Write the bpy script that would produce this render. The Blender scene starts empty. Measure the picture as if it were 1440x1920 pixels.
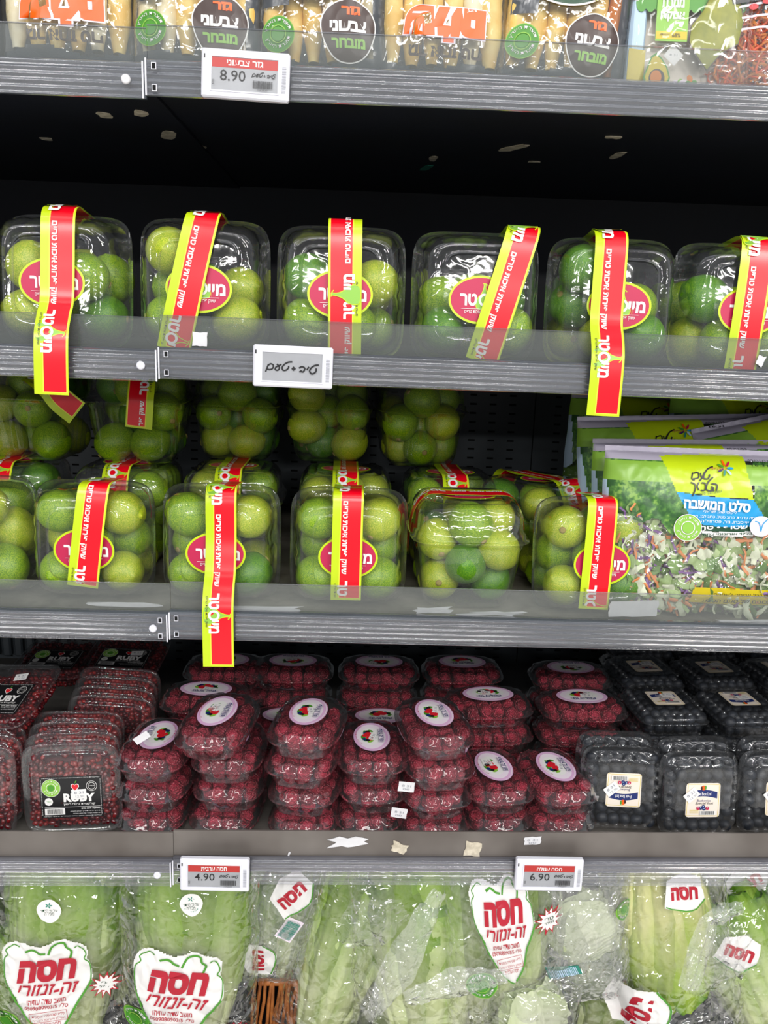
import bpy, math, random
from mathutils import Vector, Matrix, Euler, noise
sc = bpy.context.scene
COL = sc.collection
R = math.radians
# ---------------------------------------------------------------- camera
F, PIT, YAW, ROLL, CZ, CD = 1560.0, .2246, .0347, .0336, 1.3047, .897
cam = bpy.data.objects.new('camera', bpy.data.cameras.new('camera')); COL.objects.link(cam)
fw = Vector((math.sin(YAW)*math.cos(PIT), math.cos(YAW)*math.cos(PIT), -math.sin(PIT)))
r0 = Vector((math.cos(YAW), -math.sin(YAW), 0)); u0 = r0.cross(fw)
rr = r0*math.cos(ROLL)+u0*math.sin(ROLL); uu = -r0*math.sin(ROLL)+u0*math.cos(ROLL)
cam.matrix_world = Matrix((( rr.x, uu.x, -fw.x, 0), (rr.y, uu.y, -fw.y, -CD), (rr.z, uu.z, -fw.z, CZ), (0, 0, 0, 1)))
cam.data.sensor_fit = 'HORIZONTAL'; cam.data.sensor_width = 24.0; cam.data.lens = F/1440*24.0
cam.data.clip_start = .02; cam.data.clip_end = 60
sc.camera = cam
# ---------------------------------------------------------------- light
W = bpy.data.worlds.new('store_ambience'); sc.world = W; W.use_nodes = True
nt = W.node_tree; bg = nt.nodes['Background']
tc = nt.nodes.new('ShaderNodeTexCoord'); sp = nt.nodes.new('ShaderNodeSeparateXYZ'); cr = nt.nodes.new('ShaderNodeValToRGB')
mp = nt.nodes.new('ShaderNodeMapRange'); mp.inputs[1].default_value = -1; mp.inputs[2].default_value = 1
nt.links.new(tc.outputs['Generated'], sp.inputs[0]); nt.links.new(sp.outputs[2], mp.inputs[0]); nt.links.new(mp.outputs[0], cr.inputs[0]); nt.links.new(cr.outputs[0], bg.inputs[0])
cr.color_ramp.elements[0].color = (.16, .15, .145, 1); cr.color_ramp.elements[1].color = (.62, .64, .68, 1)
bg.inputs[1].default_value = .95
def area(name, loc, rot, sx, sy, power, col=(1, 1, 1)):
    l = bpy.data.lights.new(name, 'AREA'); l.shape = 'RECTANGLE'; l.size = sx; l.size_y = sy; l.energy = power; l.color = col
    o = bpy.data.objects.new(name, l); COL.objects.link(o); o.location = loc; o.rotation_euler = rot; return o
# ceiling tube rows of the aisle, added far tubes, and the cooler canopy tube
for i, (x, y) in enumerate([(-1.6, -1.5), (.1, -1.5), (1.7, -1.5), (-1.0, -2.9), (.9, -2.9), (2.4, -2.6)]):
    area('ceiling_tube', (x, y, 3.0), (R(22), 0, 0), 1.25, .12, 6, (1, .985, .96))
for i, (x, y) in enumerate([(-1.9, -3.5), (.3, -3.5), (2.4, -3.4), (-3.4, -8.3), (-.9, -8.3), (1.8, -8.3), (4.4, -8.0)]):
    area('added_far_tube', (x, y, 3.0), (R(48), 0, 0), 1.3, .14, 34, (1, .985, .96))  # unseen extra tubes, added for glints on plastic and light inside the shelves
area('canopy_tube', (0, -.32, 2.25), (R(18), 0, 0), 2.4, .06, .6, (.93, .97, 1))
for x in (1.55, 2.1): area('aisle_spotlight', (x, -2.2, 2.7), (R(40), 0, R(25)), .16, .16, 6, (1, .93, .82))
sc.view_settings.view_transform = 'Standard'; sc.view_settings.look = 'None'
sc.view_settings.exposure = 0.15; sc.view_settings.gamma = 1; sc.view_settings.use_curve_mapping = False
sc.cycles.transparent_max_bounces = 40; sc.cycles.max_bounces = 8; sc.cycles.diffuse_bounces = 3; sc.cycles.glossy_bounces = 3
sc.cycles.transmission_bounces = 4; sc.cycles.caustics_reflective = False; sc.cycles.caustics_refractive = False
sc.cycles.sample_clamp_indirect = 4
# ---------------------------------------------------------------- unprojection of measured points onto real planes
CAMP = Vector((0, -CD, CZ))
def ray(x, y): return fw+rr*((x-720)/F)+uu*((960-y)/F)
def atY(x, y, Y):
    d = ray(x, y); return CAMP+d*((Y+CD)/d.y)
def atZ(x, y, Z):
    d = ray(x, y); return CAMP+d*((Z-CZ)/d.z)
# ---------------------------------------------------------------- helpers
def srgb(c):
    if isinstance(c, str): c = tuple(int(c[i:i+2], 16)/255 for i in (0, 2, 4))
    return tuple((v/12.92 if v <= .04045 else ((v+.055)/1.055)**2.4) for v in c[:3])+(1,)
MATS = {}
def newmat(name):
    m = bpy.data.materials.new(name); m.use_nodes = True; n = m.node_tree; n.nodes.clear()
    out = n.nodes.new('ShaderNodeOutputMaterial'); MATS[name] = m; return m, n, out
def noisecol(n, c1, c2, scale, detail=3, coord='Object', lo=.35, hi=.65, rough=.55):
    t = n.nodes.new('ShaderNodeTexCoord'); x = n.nodes.new('ShaderNodeTexNoise'); x.inputs['Scale'].default_value = scale; x.inputs['Detail'].default_value = detail; x.inputs['Roughness'].default_value = rough
    r = n.nodes.new('ShaderNodeValToRGB'); r.color_ramp.elements[0].color = c1; r.color_ramp.elements[1].color = c2
    r.color_ramp.elements[0].position = lo; r.color_ramp.elements[1].position = hi
    n.links.new(t.outputs[coord], x.inputs['Vector']); n.links.new(x.outputs['Fac'], r.inputs[0]); return r.outputs[0], t, x
def paint(name, c, rough=.5, metal=0, c2=None, scale=40, bump=0, bscale=200, coat=0, spec=.5, lo=.35, hi=.65):
    """procedural principled paint: base colour with a mild noise mottling and optional fine relief"""
    m, n, out = newmat(name); b = n.nodes.new('ShaderNodeBsdfPrincipled'); n.links.new(b.outputs[0], out.inputs[0])
    c = srgb(c); c2 = srgb(c2) if c2 else tuple(v*.9 for v in c[:3])+(1,)
    o, t, x = noisecol(n, c2, c, scale, lo=lo, hi=hi); n.links.new(o, b.inputs['Base Color'])
    b.inputs['Roughness'].default_value = rough; b.inputs['Metallic'].default_value = metal; b.inputs['Coat Weight'].default_value = coat; b.inputs['Specular IOR Level'].default_value = spec
    if bump:
        z = n.nodes.new('ShaderNodeTexNoise'); z.inputs['Scale'].default_value = bscale; n.links.new(t.outputs['Object'], z.inputs['Vector'])
        u = n.nodes.new('ShaderNodeBump'); u.inputs['Strength'].default_value = bump; u.inputs['Distance'].default_value = .002
        n.links.new(z.outputs['Fac'], u.inputs['Height']); n.links.new(u.outputs[0], b.inputs['Normal'])
    return m
def clear(name, tint=(1, 1, 1), haze=.03, hazecol=(.8, .82, .85), refl=.9, base=.05, power=3.0, rough=.06, bump=0, bscale=60, bdist=.003, bdetail=2, crease=0):
    """thin clear sheet: transparent, more reflective at glancing angles, a little milky"""
    m, n, out = newmat(name)
    tr = n.nodes.new('ShaderNodeBsdfTransparent'); tr.inputs[0].default_value = (*tint, 1)
    gl = n.nodes.new('ShaderNodeBsdfGlossy'); gl.inputs['Roughness'].default_value = rough; gl.inputs['Color'].default_value = (1, 1, 1, 1)
    df = n.nodes.new('ShaderNodeBsdfDiffuse'); df.inputs[0].default_value = (*hazecol, 1)
    m1 = n.nodes.new('ShaderNodeMixShader'); m1.inputs[0].default_value = haze; n.links.new(tr.outputs[0], m1.inputs[1]); n.links.new(df.outputs[0], m1.inputs[2])
    lw = n.nodes.new('ShaderNodeLayerWeight'); lw.inputs[0].default_value = .5
    pw = n.nodes.new('ShaderNodeMath'); pw.operation = 'POWER'; pw.inputs[1].default_value = power; n.links.new(lw.outputs['Facing'], pw.inputs[0])
    ma = n.nodes.new('ShaderNodeMath'); ma.operation = 'MULTIPLY_ADD'; ma.inputs[1].default_value = refl-base; ma.inputs[2].default_value = base; ma.use_clamp = True; n.links.new(pw.outputs[0], ma.inputs[0])
    m2 = n.nodes.new('ShaderNodeMixShader'); n.links.new(ma.outputs[0], m2.inputs[0]); n.links.new(m1.outputs[0], m2.inputs[1]); n.links.new(gl.outputs[0], m2.inputs[2]); n.links.new(m2.outputs[0], out.inputs[0])
    if bump:
        t = n.nodes.new('ShaderNodeTexCoord'); z = n.nodes.new('ShaderNodeTexNoise'); z.inputs['Scale'].default_value = bscale; z.inputs['Detail'].default_value = bdetail
        z.inputs['Distortion'].default_value = .6
        n.links.new(t.outputs['Object'], z.inputs['Vector']); u = n.nodes.new('ShaderNodeBump'); u.inputs['Strength'].default_value = bump; u.inputs['Distance'].default_value = bdist
        if crease:      # cellophane: flat facets meeting in sharp folds
            wv = n.nodes.new('ShaderNodeVectorMath'); wv.operation = 'MULTIPLY_ADD'; wv.inputs[1].default_value = (.05, .05, .05); n.links.new(z.outputs['Color'], wv.inputs[0]); n.links.new(t.outputs['Object'], wv.inputs[2])
            v1 = n.nodes.new('ShaderNodeTexVoronoi'); v1.feature = 'DISTANCE_TO_EDGE'; v1.inputs['Scale'].default_value = crease; n.links.new(wv.outputs[0], v1.inputs['Vector'])
            v2 = n.nodes.new('ShaderNodeTexVoronoi'); v2.feature = 'DISTANCE_TO_EDGE'; v2.inputs['Scale'].default_value = crease*3.1; n.links.new(wv.outputs[0], v2.inputs['Vector'])
            q1 = n.nodes.new('ShaderNodeMath'); q1.operation = 'MULTIPLY_ADD'; q1.inputs[1].default_value = .35; n.links.new(v2.outputs['Distance'], q1.inputs[0]); n.links.new(v1.outputs['Distance'], q1.inputs[2]); n.links.new(q1.outputs[0], u.inputs['Height'])
        else: n.links.new(z.outputs['Fac'], u.inputs['Height'])
        pass; n.links.new(u.outputs[0], gl.inputs['Normal'])
        if not crease: n.links.new(u.outputs[0], lw.inputs['Normal'])
    return m
class MB:
    """collects faces with material names; build() links them as ONE mesh object"""
    def __init__(s): s.v = []; s.f = []; s.m = []; s.names = []; s.uv = None
    def mi(s, name):
        if name not in s.names: s.names.append(name)
        return s.names.index(name)
    def add(s, vs, fs, mat):
        o = len(s.v); s.v.extend([tuple(p) for p in vs]); k = s.mi(mat) if isinstance(mat, str) else None
        for i, f in enumerate(fs):
            s.f.append([j+o for j in f]); s.m.append(k if k is not None else s.mi(mat[i]))
    def grid(s, P, mat, cu=False, cv=False, flip=False):
        nu = len(P); nv = len(P[0]); vs = [p for row in P for p in row]; fs = []; ms = []
        for i in range(nu if cu else nu-1):
            for j in range(nv if cv else nv-1):
                a, b, c, d = i*nv+j, ((i+1) % nu)*nv+j, ((i+1) % nu)*nv+(j+1) % nv, i*nv+(j+1) % nv
                q = mat(i, j) if callable(mat) else mat
                if q is None: continue
                fs.append([a, d, c, b] if flip else [a, b, c, d]); ms.append(q)
        s.add(vs, fs, ms)
    def box(s, x0, x1, y0, y1, z0, z1, mat, T=None, bev=0):
        if bev:
            b = bev; vs = []
            for (x, sx) in ((x0, 1), (x1, -1)):
                for (y, sy) in ((y0, 1), (y1, -1)):
                    for (z, sz) in ((z0, 1), (z1, -1)):
                        vs += [(x, y+sy*b, z+sz*b), (x+sx*b, y, z+sz*b), (x+sx*b, y+sy*b, z)]
            import bmesh
            bm = bmesh.new()
            for p in vs: bm.verts.new(p)
            bmesh.ops.convex_hull(bm, input=bm.verts); bm.verts.index_update()
            V = [v.co.copy() for v in bm.verts]; Fs = [[v.index for v in f.verts] for f in bm.faces]; bm.free()
            s.add([T @ p for p in V] if T else V, Fs, mat); return
        vs = [Vector((x, y, z)) for x in (x0, x1) for y in (y0, y1) for z in (z0, z1)]
        if T: vs = [T @ p for p in vs]
        s.add(vs, [[0, 1, 3, 2], [4, 6, 7, 5], [0, 4, 5, 1], [2, 3, 7, 6], [0, 2, 6, 4], [1, 5, 7, 3]], mat)
    def tube(s, pts, r, mat, n=8):
        P = []; pts = [Vector(p) for p in pts]
        for i, p in enumerate(pts):
            t = (pts[min(i+1, len(pts)-1)]-pts[max(i-1, 0)]).normalized(); a = t.orthogonal().normalized() if i == 0 else (a-t*a.dot(t)).normalized(); b = t.cross(a)
            ri = r[i] if isinstance(r, (list, tuple)) else r
            P.append([p+(a*math.cos(2*math.pi*k/n)+b*math.sin(2*math.pi*k/n))*ri for k in range(n)])
        s.grid(P, mat, cv=True)
        o = len(s.v); s.add([p for p in P[0]], [list(range(n))], mat); s.add([p for p in P[-1]], [list(range(n))[::-1]], mat)
    def mesh(s, name, smooth=True):
        me = bpy.data.meshes.new(name); me.from_pydata(s.v, [], s.f)
        for nme in s.names: me.materials.append(MATS[nme])
        me.polygons.foreach_set('material_index', s.m); me.polygons.foreach_set('use_smooth', [smooth]*len(s.f))
        if s.uv:
            L = me.uv_layers.new(name='uv'); ix = [l.vertex_index for l in me.loops]
            for k, i in enumerate(ix): L.data[k].uv = s.uv[i]
        me.update(); return me
    def build(s, name, parent=None, smooth=True, **kw):
        return obj(name, s.mesh(name, smooth), parent, **kw)
def obj(name, me, parent=None, label=None, cat=None, group=None, kind=None, loc=None, rot=None):
    o = bpy.data.objects.new(name, me); COL.objects.link(o)
    if parent: o.parent = parent
    if loc is not None: o.location = loc
    if rot is not None: o.rotation_euler = rot
    return tag(o, label, cat, group, kind)
def tag(o, label=None, cat=None, group=None, kind=None):
    if label: o['label'] = label
    if cat: o['category'] = cat
    if group: o['group'] = group
    if kind: o['kind'] = kind
    return o
def thing(name, label, cat, loc=(0, 0, 0), rot=(0, 0, 0), group=None): return obj(name, None, None, label, cat, group, None, loc, rot)
def copy_tree(o, parent=None):
    c = o.copy(); COL.objects.link(c); c.parent = parent
    if parent is not None: c.matrix_parent_inverse = o.matrix_parent_inverse.copy()
    for ch in o.children: copy_tree(ch, c)
    return c
# ---------------------------------------------------------------- flat print (lettering, shapes) as thin real geometry
_tc = {}
def glyphs(s, bold):
    k = (s, bold)
    if k not in _tc:
        c = bpy.data.curves.new('t', 'FONT'); c.body = s; c.size = 1; c.offset = bold; c.resolution_u = 2
        o = bpy.data.objects.new('t', c); COL.objects.link(o); bpy.context.view_layer.update()
        m = o.to_mesh(); V = [(v.co.x, v.co.y) for v in m.vertices]; Fs = [list(p.vertices) for p in m.polygons]; o.to_mesh_clear()
        bpy.data.objects.remove(o); bpy.data.curves.remove(c)
        x0 = min(v[0] for v in V); x1 = max(v[0] for v in V); y0 = min(v[1] for v in V); y1 = max(v[1] for v in V)
        V = [((v[0]-x0)/(x1-x0)-.5, (v[1]-y0)/(y1-y0)-.5) for v in V]; _tc[k] = (V, Fs)
    return _tc[k]
def H(s):
    """visual order of a Hebrew line: reversed, digit and Latin runs kept"""
    out = ''; run = ''
    for ch in s[::-1]:
        if ch.isdigit() or ch in '/.%' and run or (ch.isascii() and ch.isalpha()): run = ch+run
        else: out += run+ch; run = ''
    return out+run
class Art:
    def __init__(s): s.it = []; s.n = 0
    def poly(s, pts, col): s.it.append((list(pts), [list(range(len(pts)))], col, s.n)); s.n += 1; return s
    def rect(s, x0, y0, x1, y1, col, nx=1, ny=1):
        V = [(x0+(x1-x0)*i/nx, y0+(y1-y0)*j/ny) for i in range(nx+1) for j in range(ny+1)]
        Fs = [[i*(ny+1)+j, (i+1)*(ny+1)+j, (i+1)*(ny+1)+j+1, i*(ny+1)+j+1] for i in range(nx) for j in range(ny)]
        s.it.append((V, Fs, col, s.n)); s.n += 1; return s
    def ell(s, cx, cy, a, b, col, rot=0, n=32, ring=None):
        c, q = math.cos(rot), math.sin(rot); P = lambda k, f: (cx+c*a*f*math.cos(k)-q*b*f*math.sin(k), cy+q*a*f*math.cos(k)+c*b*f*math.sin(k))
        A = [2*math.pi*i/n for i in range(n)]
        if ring:
            V = [P(k, 1) for k in A]+[P(k, ring) for k in A]; Fs = [[i, (i+1) % n, n+(i+1) % n, n+i] for i in range(n)]
            s.it.append((V, Fs, col, s.n)); s.n += 1; return s
        return s.poly([P(k, 1) for k in A], col)
    def stroke(s, pts, w, col, closed=False):
        P = [Vector(p) for p in pts]
        if len(P) > 2:       # Catmull smoothing
            Q = []; n = len(P)
            for i in range(n-1+(1 if closed else 0)):
                a, b, c, d = (P[(i-1) % n] if closed else P[max(i-1, 0)]), P[i % n], P[(i+1) % n], (P[(i+2) % n] if closed else P[min(i+2, n-1)])
                for k in range(4):
                    t = k/4; Q.append(.5*((2*b)+(c-a)*t+(2*a-5*b+4*c-d)*t*t+(3*b-a-3*c+d)*t**3))
            if not closed: Q.append(P[-1])
            P = Q
        n = len(P); V = []
        for i, p in enumerate(P):
            t = (P[(i+1) % n] if closed or i < n-1 else p)-(P[i-1] if closed or i else p)
            t = t.normalized() if t.length > 1e-9 else Vector((1, 0)); q = Vector((-t.y, t.x))*w/2; V += [p+q, p-q]
        Fs = [[2*i, 2*i+1, (2*i+3) % (2*n), (2*i+2) % (2*n)] for i in range(n if closed else n-1)]
        s.it.append(([tuple(v) for v in V], Fs, col, s.n)); s.n += 1; return s
    def text(s, t, cx, cy, w, h, col, rot=0, bold=0, shear=0):
        V, Fs = glyphs(t, bold); c, q = math.cos(rot), math.sin(rot); O = []
        for x, y in V: x = x*w+y*h*shear; y = y*h; O.append((cx+c*x-q*y, cy+q*x+c*y))
        s.it.append((O, Fs, col, s.n)); s.n += 1; return s
    def arc_text(s, t, cx, cy, r, a0, a1, h, col, bold=0, inside=False):
        V, Fs = glyphs(t, bold); O = []
        for x, y in V:
            a = a0+(a1-a0)*(x+.5); k = r+(y*h if not inside else -y*h); O.append((cx+k*math.cos(a), cy+k*math.sin(a)))
        s.it.append((O, Fs, col, s.n)); s.n += 1; return s
    def bars(s, x0, y0, x1, y1, col, n=22, seed=1, vertical=True):
        g = random.Random(seed); V = []; Fs = []; x = x0 if vertical else y0; L = (x1-x0) if vertical else (y1-y0); u = L/(n*2.1)
        while x < (x1 if vertical else y1)-u*2:
            w = u*g.choice((.7, 1, 1.7)); o = len(V)
            V += [(x, y0), (x+w, y0), (x+w, y1), (x, y1)] if vertical else [(x0, x), (x1, x), (x1, x+w), (x0, x+w)]; Fs.append([o, o+1, o+2, o+3]); x += w+u*g.choice((.8, 1.1))
        s.it.append((V, Fs, col, s.n)); s.n += 1; return s
    def emit(s, mb, fn, dz=.00012, base=.0002, clip=None):
        for V, Fs, col, L in s.it:
            o = base+dz*L
            if clip: Fs = [f for f in Fs if all(clip(*V[i]) for i in f)]
            if Fs: mb.add([fn(x, y, o) for x, y in V], Fs, col)
def starburst(a, cx, cy, r, n=12, col='print_white', edge='print_crimson', rot=0):
    P = lambda f: [(cx+r*f*(1 if i % 2 else .55)*math.cos(i*math.pi/n+rot), cy+r*f*(1 if i % 2 else .55)*math.sin(i*math.pi/n+rot)) for i in range(2*n)]
    a.poly(P(1), edge); a.poly(P(.83), col)
# ---------------------------------------------------------------- materials
for nme, c in dict(print_white='F2F0EE', print_red='E8061F', print_crimson='B81A30', print_lime='C4DC1C', print_yellow='F6EA4A', print_magenta='C01E4E',
                   print_green='4F9A2E', print_darkgreen='1E4A30', print_black='1B1B1D', print_navy='1B2C6B', print_orange='FF6410', print_brown='3C2620', print_sky='1FA0DC',
                   print_cream='EFE3D6', print_pink='E3B6DC', print_palepink='F4E6F2', print_softgreen='8FC64A', print_teal='2E8C78', print_gold='D8C21E', print_skyblue='BBD6EE',
                   print_strawberry='E0262E', print_grey='9A9CA4', print_lilac='B4AEC0', screen_red='B8322E').items():
    paint(nme, c, rough=.34, spec=.5, scale=8, lo=.2, hi=.8)
    if nme in ('print_red', 'print_lime', 'print_yellow'): MATS[nme].node_tree.nodes['Principled BSDF'].inputs['Roughness'].default_value = .24
paint('screen_grey', 'A0A2A7', rough=.35); paint('tag_plastic', 'E6E6F0', rough=.35)
paint('paper_white', 'DEDDE0', rough=.7, bump=.15); paint('adhesive_beige', 'DCD2BE', c2='B0A692', rough=.8, scale=90)
paint('cooler_black', '0C111F', rough=.6, c2='080B14', scale=6); paint('cooler_grey', '4C5359', rough=.42, c2='3E4449', scale=5)
paint('slot_black', '030405', rough=.9); paint('lip_grey', '86868C', rough=.3, metal=.6, c2='6E6E76', scale=12)
paint('lip_brown', '7F7974', rough=.42, metal=.15, c2='5E5752', scale=9, lo=.3, hi=.7); paint('board_grey', '7B7772', rough=.5, c2='5F5A55', scale=14)
paint('lime_board', '9C968A', rough=.5, c2='6E685C', scale=18)
clear('clear_plastic', haze=.02, hazecol=(.85, .87, .9), refl=1.0, base=.042, power=1.75, rough=.05, bump=.32, bscale=38, bdist=.002)
clear('ribbed_plastic', haze=.015, refl=1.0, base=.045, power=1.8, rough=.05, bump=.15, bscale=60, bdist=.001)
clear('fence_plastic', tint=(.86, .88, .88), haze=.34, hazecol=(.25, .27, .26), refl=.5, base=.04, power=3.5, rough=.05, bump=.08, bscale=14)
clear('rail_plastic', tint=(.82, .83, .86), haze=.16, hazecol=(.26, .26, .3), refl=.85, base=.07, power=1.5, rough=.13)
clear('bag_film', haze=.02, hazecol=(.85, .87, .83), refl=.95, base=.075, power=2.1, rough=.05, bump=.9, bscale=12, bdist=.02, bdetail=2, crease=17)
clear('soft_film', haze=.03, hazecol=(.85, .87, .85), refl=.9, base=.07, power=2.1, rough=.06, bump=.5, bscale=10, bdist=.012, bdetail=2, crease=12)
clear('wrap_film', haze=.02, hazecol=(.85, .87, .85), refl=.8, base=.04, power=2.4, rough=.05, bump=.12, bscale=18, bdist=.003)
clear('cloudy_film', haze=.2, hazecol=(.8, .83, .78), refl=.95, base=.12, power=2.0, rough=.06, bump=.9, bscale=14, bdist=.02, bdetail=2, crease=24)
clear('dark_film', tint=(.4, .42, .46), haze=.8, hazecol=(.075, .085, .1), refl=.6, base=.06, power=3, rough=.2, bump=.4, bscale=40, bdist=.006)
def citrus(name, ca, cb, cc):
    m, n, out = newmat(name); b = n.nodes.new('ShaderNodeBsdfPrincipled'); n.links.new(b.outputs[0], out.inputs[0])
    t = n.nodes.new('ShaderNodeTexCoord'); oi = n.nodes.new('ShaderNodeObjectInfo'); ad = n.nodes.new('ShaderNodeVectorMath'); ad.operation = 'MULTIPLY_ADD'; ad.inputs[1].default_value = (1, 1, 1)
    mul = n.nodes.new('ShaderNodeMath'); mul.operation = 'MULTIPLY'; mul.inputs[1].default_value = 9.0; n.links.new(oi.outputs['Random'], mul.inputs[0]); n.links.new(t.outputs['Object'], ad.inputs[0]); n.links.new(mul.outputs[0], ad.inputs[2])
    z = n.nodes.new('ShaderNodeTexNoise'); z.inputs['Scale'].default_value = 26; z.inputs['Detail'].default_value = 1.5; n.links.new(ad.outputs[0], z.inputs['Vector'])
    r = n.nodes.new('ShaderNodeValToRGB'); e = r.color_ramp.elements; e[0].color = srgb(ca); e[0].position = .33; e[1].color = srgb(cc); e[1].position = .72; q = e.new(.5); q.color = srgb(cb)
    n.links.new(z.outputs['Fac'], r.inputs[0]); n.links.new(r.outputs[0], b.inputs['Base Color'])
    b.inputs['Roughness'].default_value = .3; b.inputs['Subsurface Weight'].default_value = 0
    v = n.nodes.new('ShaderNodeTexVoronoi'); v.inputs['Scale'].default_value = 520; n.links.new(t.outputs['Object'], v.inputs['Vector'])
    u = n.nodes.new('ShaderNodeBump'); u.inputs['Strength'].default_value = .18; u.inputs['Distance'].default_value = .0006; n.links.new(v.outputs['Distance'], u.inputs['Height']); n.links.new(u.outputs[0], b.inputs['Normal'])
citrus('lime_green', '4C8004', '7CA408', 'AEC02A'); citrus('lime_yellow', '78A008', 'A6B81C', 'D0CC4C'); citrus('lime_dark', '2F6A0A', '4C860E', '78A014')
paint('lime_stem', '9A8A4A', rough=.8)
def berry(name, ca, cb, scale, bump, rough=.45):
    m, n, out = newmat(name); b = n.nodes.new('ShaderNodeBsdfPrincipled'); n.links.new(b.outputs[0], out.inputs[0])
    t = n.nodes.new('ShaderNodeTexCoord'); v = n.nodes.new('ShaderNodeTexVoronoi'); v.inputs['Scale'].default_value = scale; n.links.new(t.outputs['Object'], v.inputs['Vector'])
    oi = n.nodes.new('ShaderNodeObjectInfo'); o, tt, x = noisecol(n, srgb(ca), srgb(cb), 60, lo=.3, hi=.7)
    hs = n.nodes.new('ShaderNodeHueSaturation'); mr = n.nodes.new('ShaderNodeMapRange'); mr.inputs[3].default_value = .7; mr.inputs[4].default_value = 1.25
    n.links.new(oi.outputs['Random'], mr.inputs[0]); n.links.new(mr.outputs[0], hs.inputs['Value']); n.links.new(o, hs.inputs['Color']); n.links.new(hs.outputs[0], b.inputs['Base Color'])
    b.inputs['Roughness'].default_value = rough
    u = n.nodes.new('ShaderNodeBump'); u.invert = True; u.inputs['Strength'].default_value = bump; u.inputs['Distance'].default_value = .004; n.links.new(v.outputs['Distance'], u.inputs['Height']); n.links.new(u.outputs[0], b.inputs['Normal'])
berry('raspberry_red', '72141F', 'B02C44', 330, 1.0, .35); berry('blueberry_blue', '12151B', '262C36', 150, .1, .55)
paint('aril_red', 'A02A28', c2='4A0610', rough=.12, scale=70, coat=.4, lo=.42, hi=.72); paint('aril_dark', '45101A', rough=.5)
paint('carrot_yellow', 'F4DC8C', c2='E4B85A', rough=.5, scale=30); paint('carrot_orange', 'E2852E', rough=.5, scale=30); paint('carrot_white', 'F4ECCF', c2='E2D2A4', rough=.5, scale=30); paint('carrot_purple', '4A2A4A', rough=.5)
paint('wicker', 'B06A30', c2='7A4420', rough=.5, scale=60)
paint('avocado_mash', '9A9A34', c2='7E8428', rough=.4, scale=60); paint('tray_black', '17181B', rough=.4); paint('orange_flesh', 'EE6A2A', c2='D94E20', rough=.4, scale=50)
def leafmat(name, dark, mid, pale):
    m, n, out = newmat(name); b = n.nodes.new('ShaderNodeBsdfPrincipled')
    tl = n.nodes.new('ShaderNodeBsdfTranslucent'); mx = n.nodes.new('ShaderNodeMixShader'); mx.inputs[0].default_value = .25
    uv = n.nodes.new('ShaderNodeUVMap'); s = n.nodes.new('ShaderNodeSeparateXYZ'); n.links.new(uv.outputs[0], s.inputs[0])
    # u: 0 at the midrib, 1 at the edge; v: 0 at the base, 1 at the tip
    t = n.nodes.new('ShaderNodeTexCoord'); z = n.nodes.new('ShaderNodeTexNoise'); z.inputs['Scale'].default_value = 22; z.inputs['Detail'].default_value = 4; n.links.new(t.outputs['Object'], z.inputs['Vector'])
    a = n.nodes.new('ShaderNodeMath'); a.operation = 'MULTIPLY_ADD'; a.inputs[1].default_value = .55; n.links.new(s.outputs[0], a.inputs[0]); n.links.new(s.outputs[1], a.inputs[2])
    c = n.nodes.new('ShaderNodeMath'); c.operation = 'MULTIPLY_ADD'; c.inputs[1].default_value = .5; n.links.new(z.outputs['Fac'], c.inputs[0]); n.links.new(a.outputs[0], c.inputs[2])
    r = n.nodes.new('ShaderNodeValToRGB'); e = r.color_ramp.elements; e[0].position = .35; e[0].color = srgb(pale); e[1].position = 1.0; e[1].color = srgb(dark); q = e.new(.7); q.color = srgb(mid)
    dv = n.nodes.new('ShaderNodeMath'); dv.operation = 'MULTIPLY'; dv.inputs[1].default_value = .62; n.links.new(c.outputs[0], dv.inputs[0]); n.links.new(dv.outputs[0], r.inputs[0])
    oi = n.nodes.new('ShaderNodeObjectInfo'); hs = n.nodes.new('ShaderNodeHueSaturation'); mr = n.nodes.new('ShaderNodeMapRange'); mr.inputs[3].default_value = .72; mr.inputs[4].default_value = 1.15
    n.links.new(oi.outputs['Random'], mr.inputs[0]); n.links.new(mr.outputs[0], hs.inputs['Value']); n.links.new(r.outputs[0], hs.inputs['Color'])
    n.links.new(hs.outputs[0], b.inputs['Base Color']); n.links.new(hs.outputs[0], tl.inputs[0]); b.inputs['Roughness'].default_value = .35
    w = n.nodes.new('ShaderNodeTexWave'); w.inputs['Scale'].default_value = 30; w.inputs['Distortion'].default_value = 6; n.links.new(t.outputs['Object'], w.inputs['Vector'])
    u = n.nodes.new('ShaderNodeBump'); u.inputs['Strength'].default_value = .3; u.inputs['Distance'].default_value = .003; n.links.new(w.outputs['Fac'], u.inputs['Height']); n.links.new(u.outputs[0], b.inputs['Normal'])
    n.links.new(b.outputs[0], mx.inputs[1]); n.links.new(tl.outputs[0], mx.inputs[2]); n.links.new(mx.outputs[0], out.inputs[0])
leafmat('romaine_leaf', '5C8E1C', '98C03A', 'E8F2B4'); leafmat('iceberg_leaf', 'A2C070', 'CADC9A', 'F0F4D8'); leafmat('bright_leaf', '6EAA1C', 'BCDC40', 'F4F4A8')
paint('shred_green', '7E9E58', c2='55783C', rough=.5); paint('shred_pale', 'D6DCC0', rough=.45); paint('shred_carrot', 'D98A52', rough=.5); paint('shred_purple', '6A3F7A', c2='8A6AA0', rough=.45); paint('shred_dark', '3E5C38', rough=.5); paint('shred_leaf', 'A9BE84', c2='8AA466', rough=.5)
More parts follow.
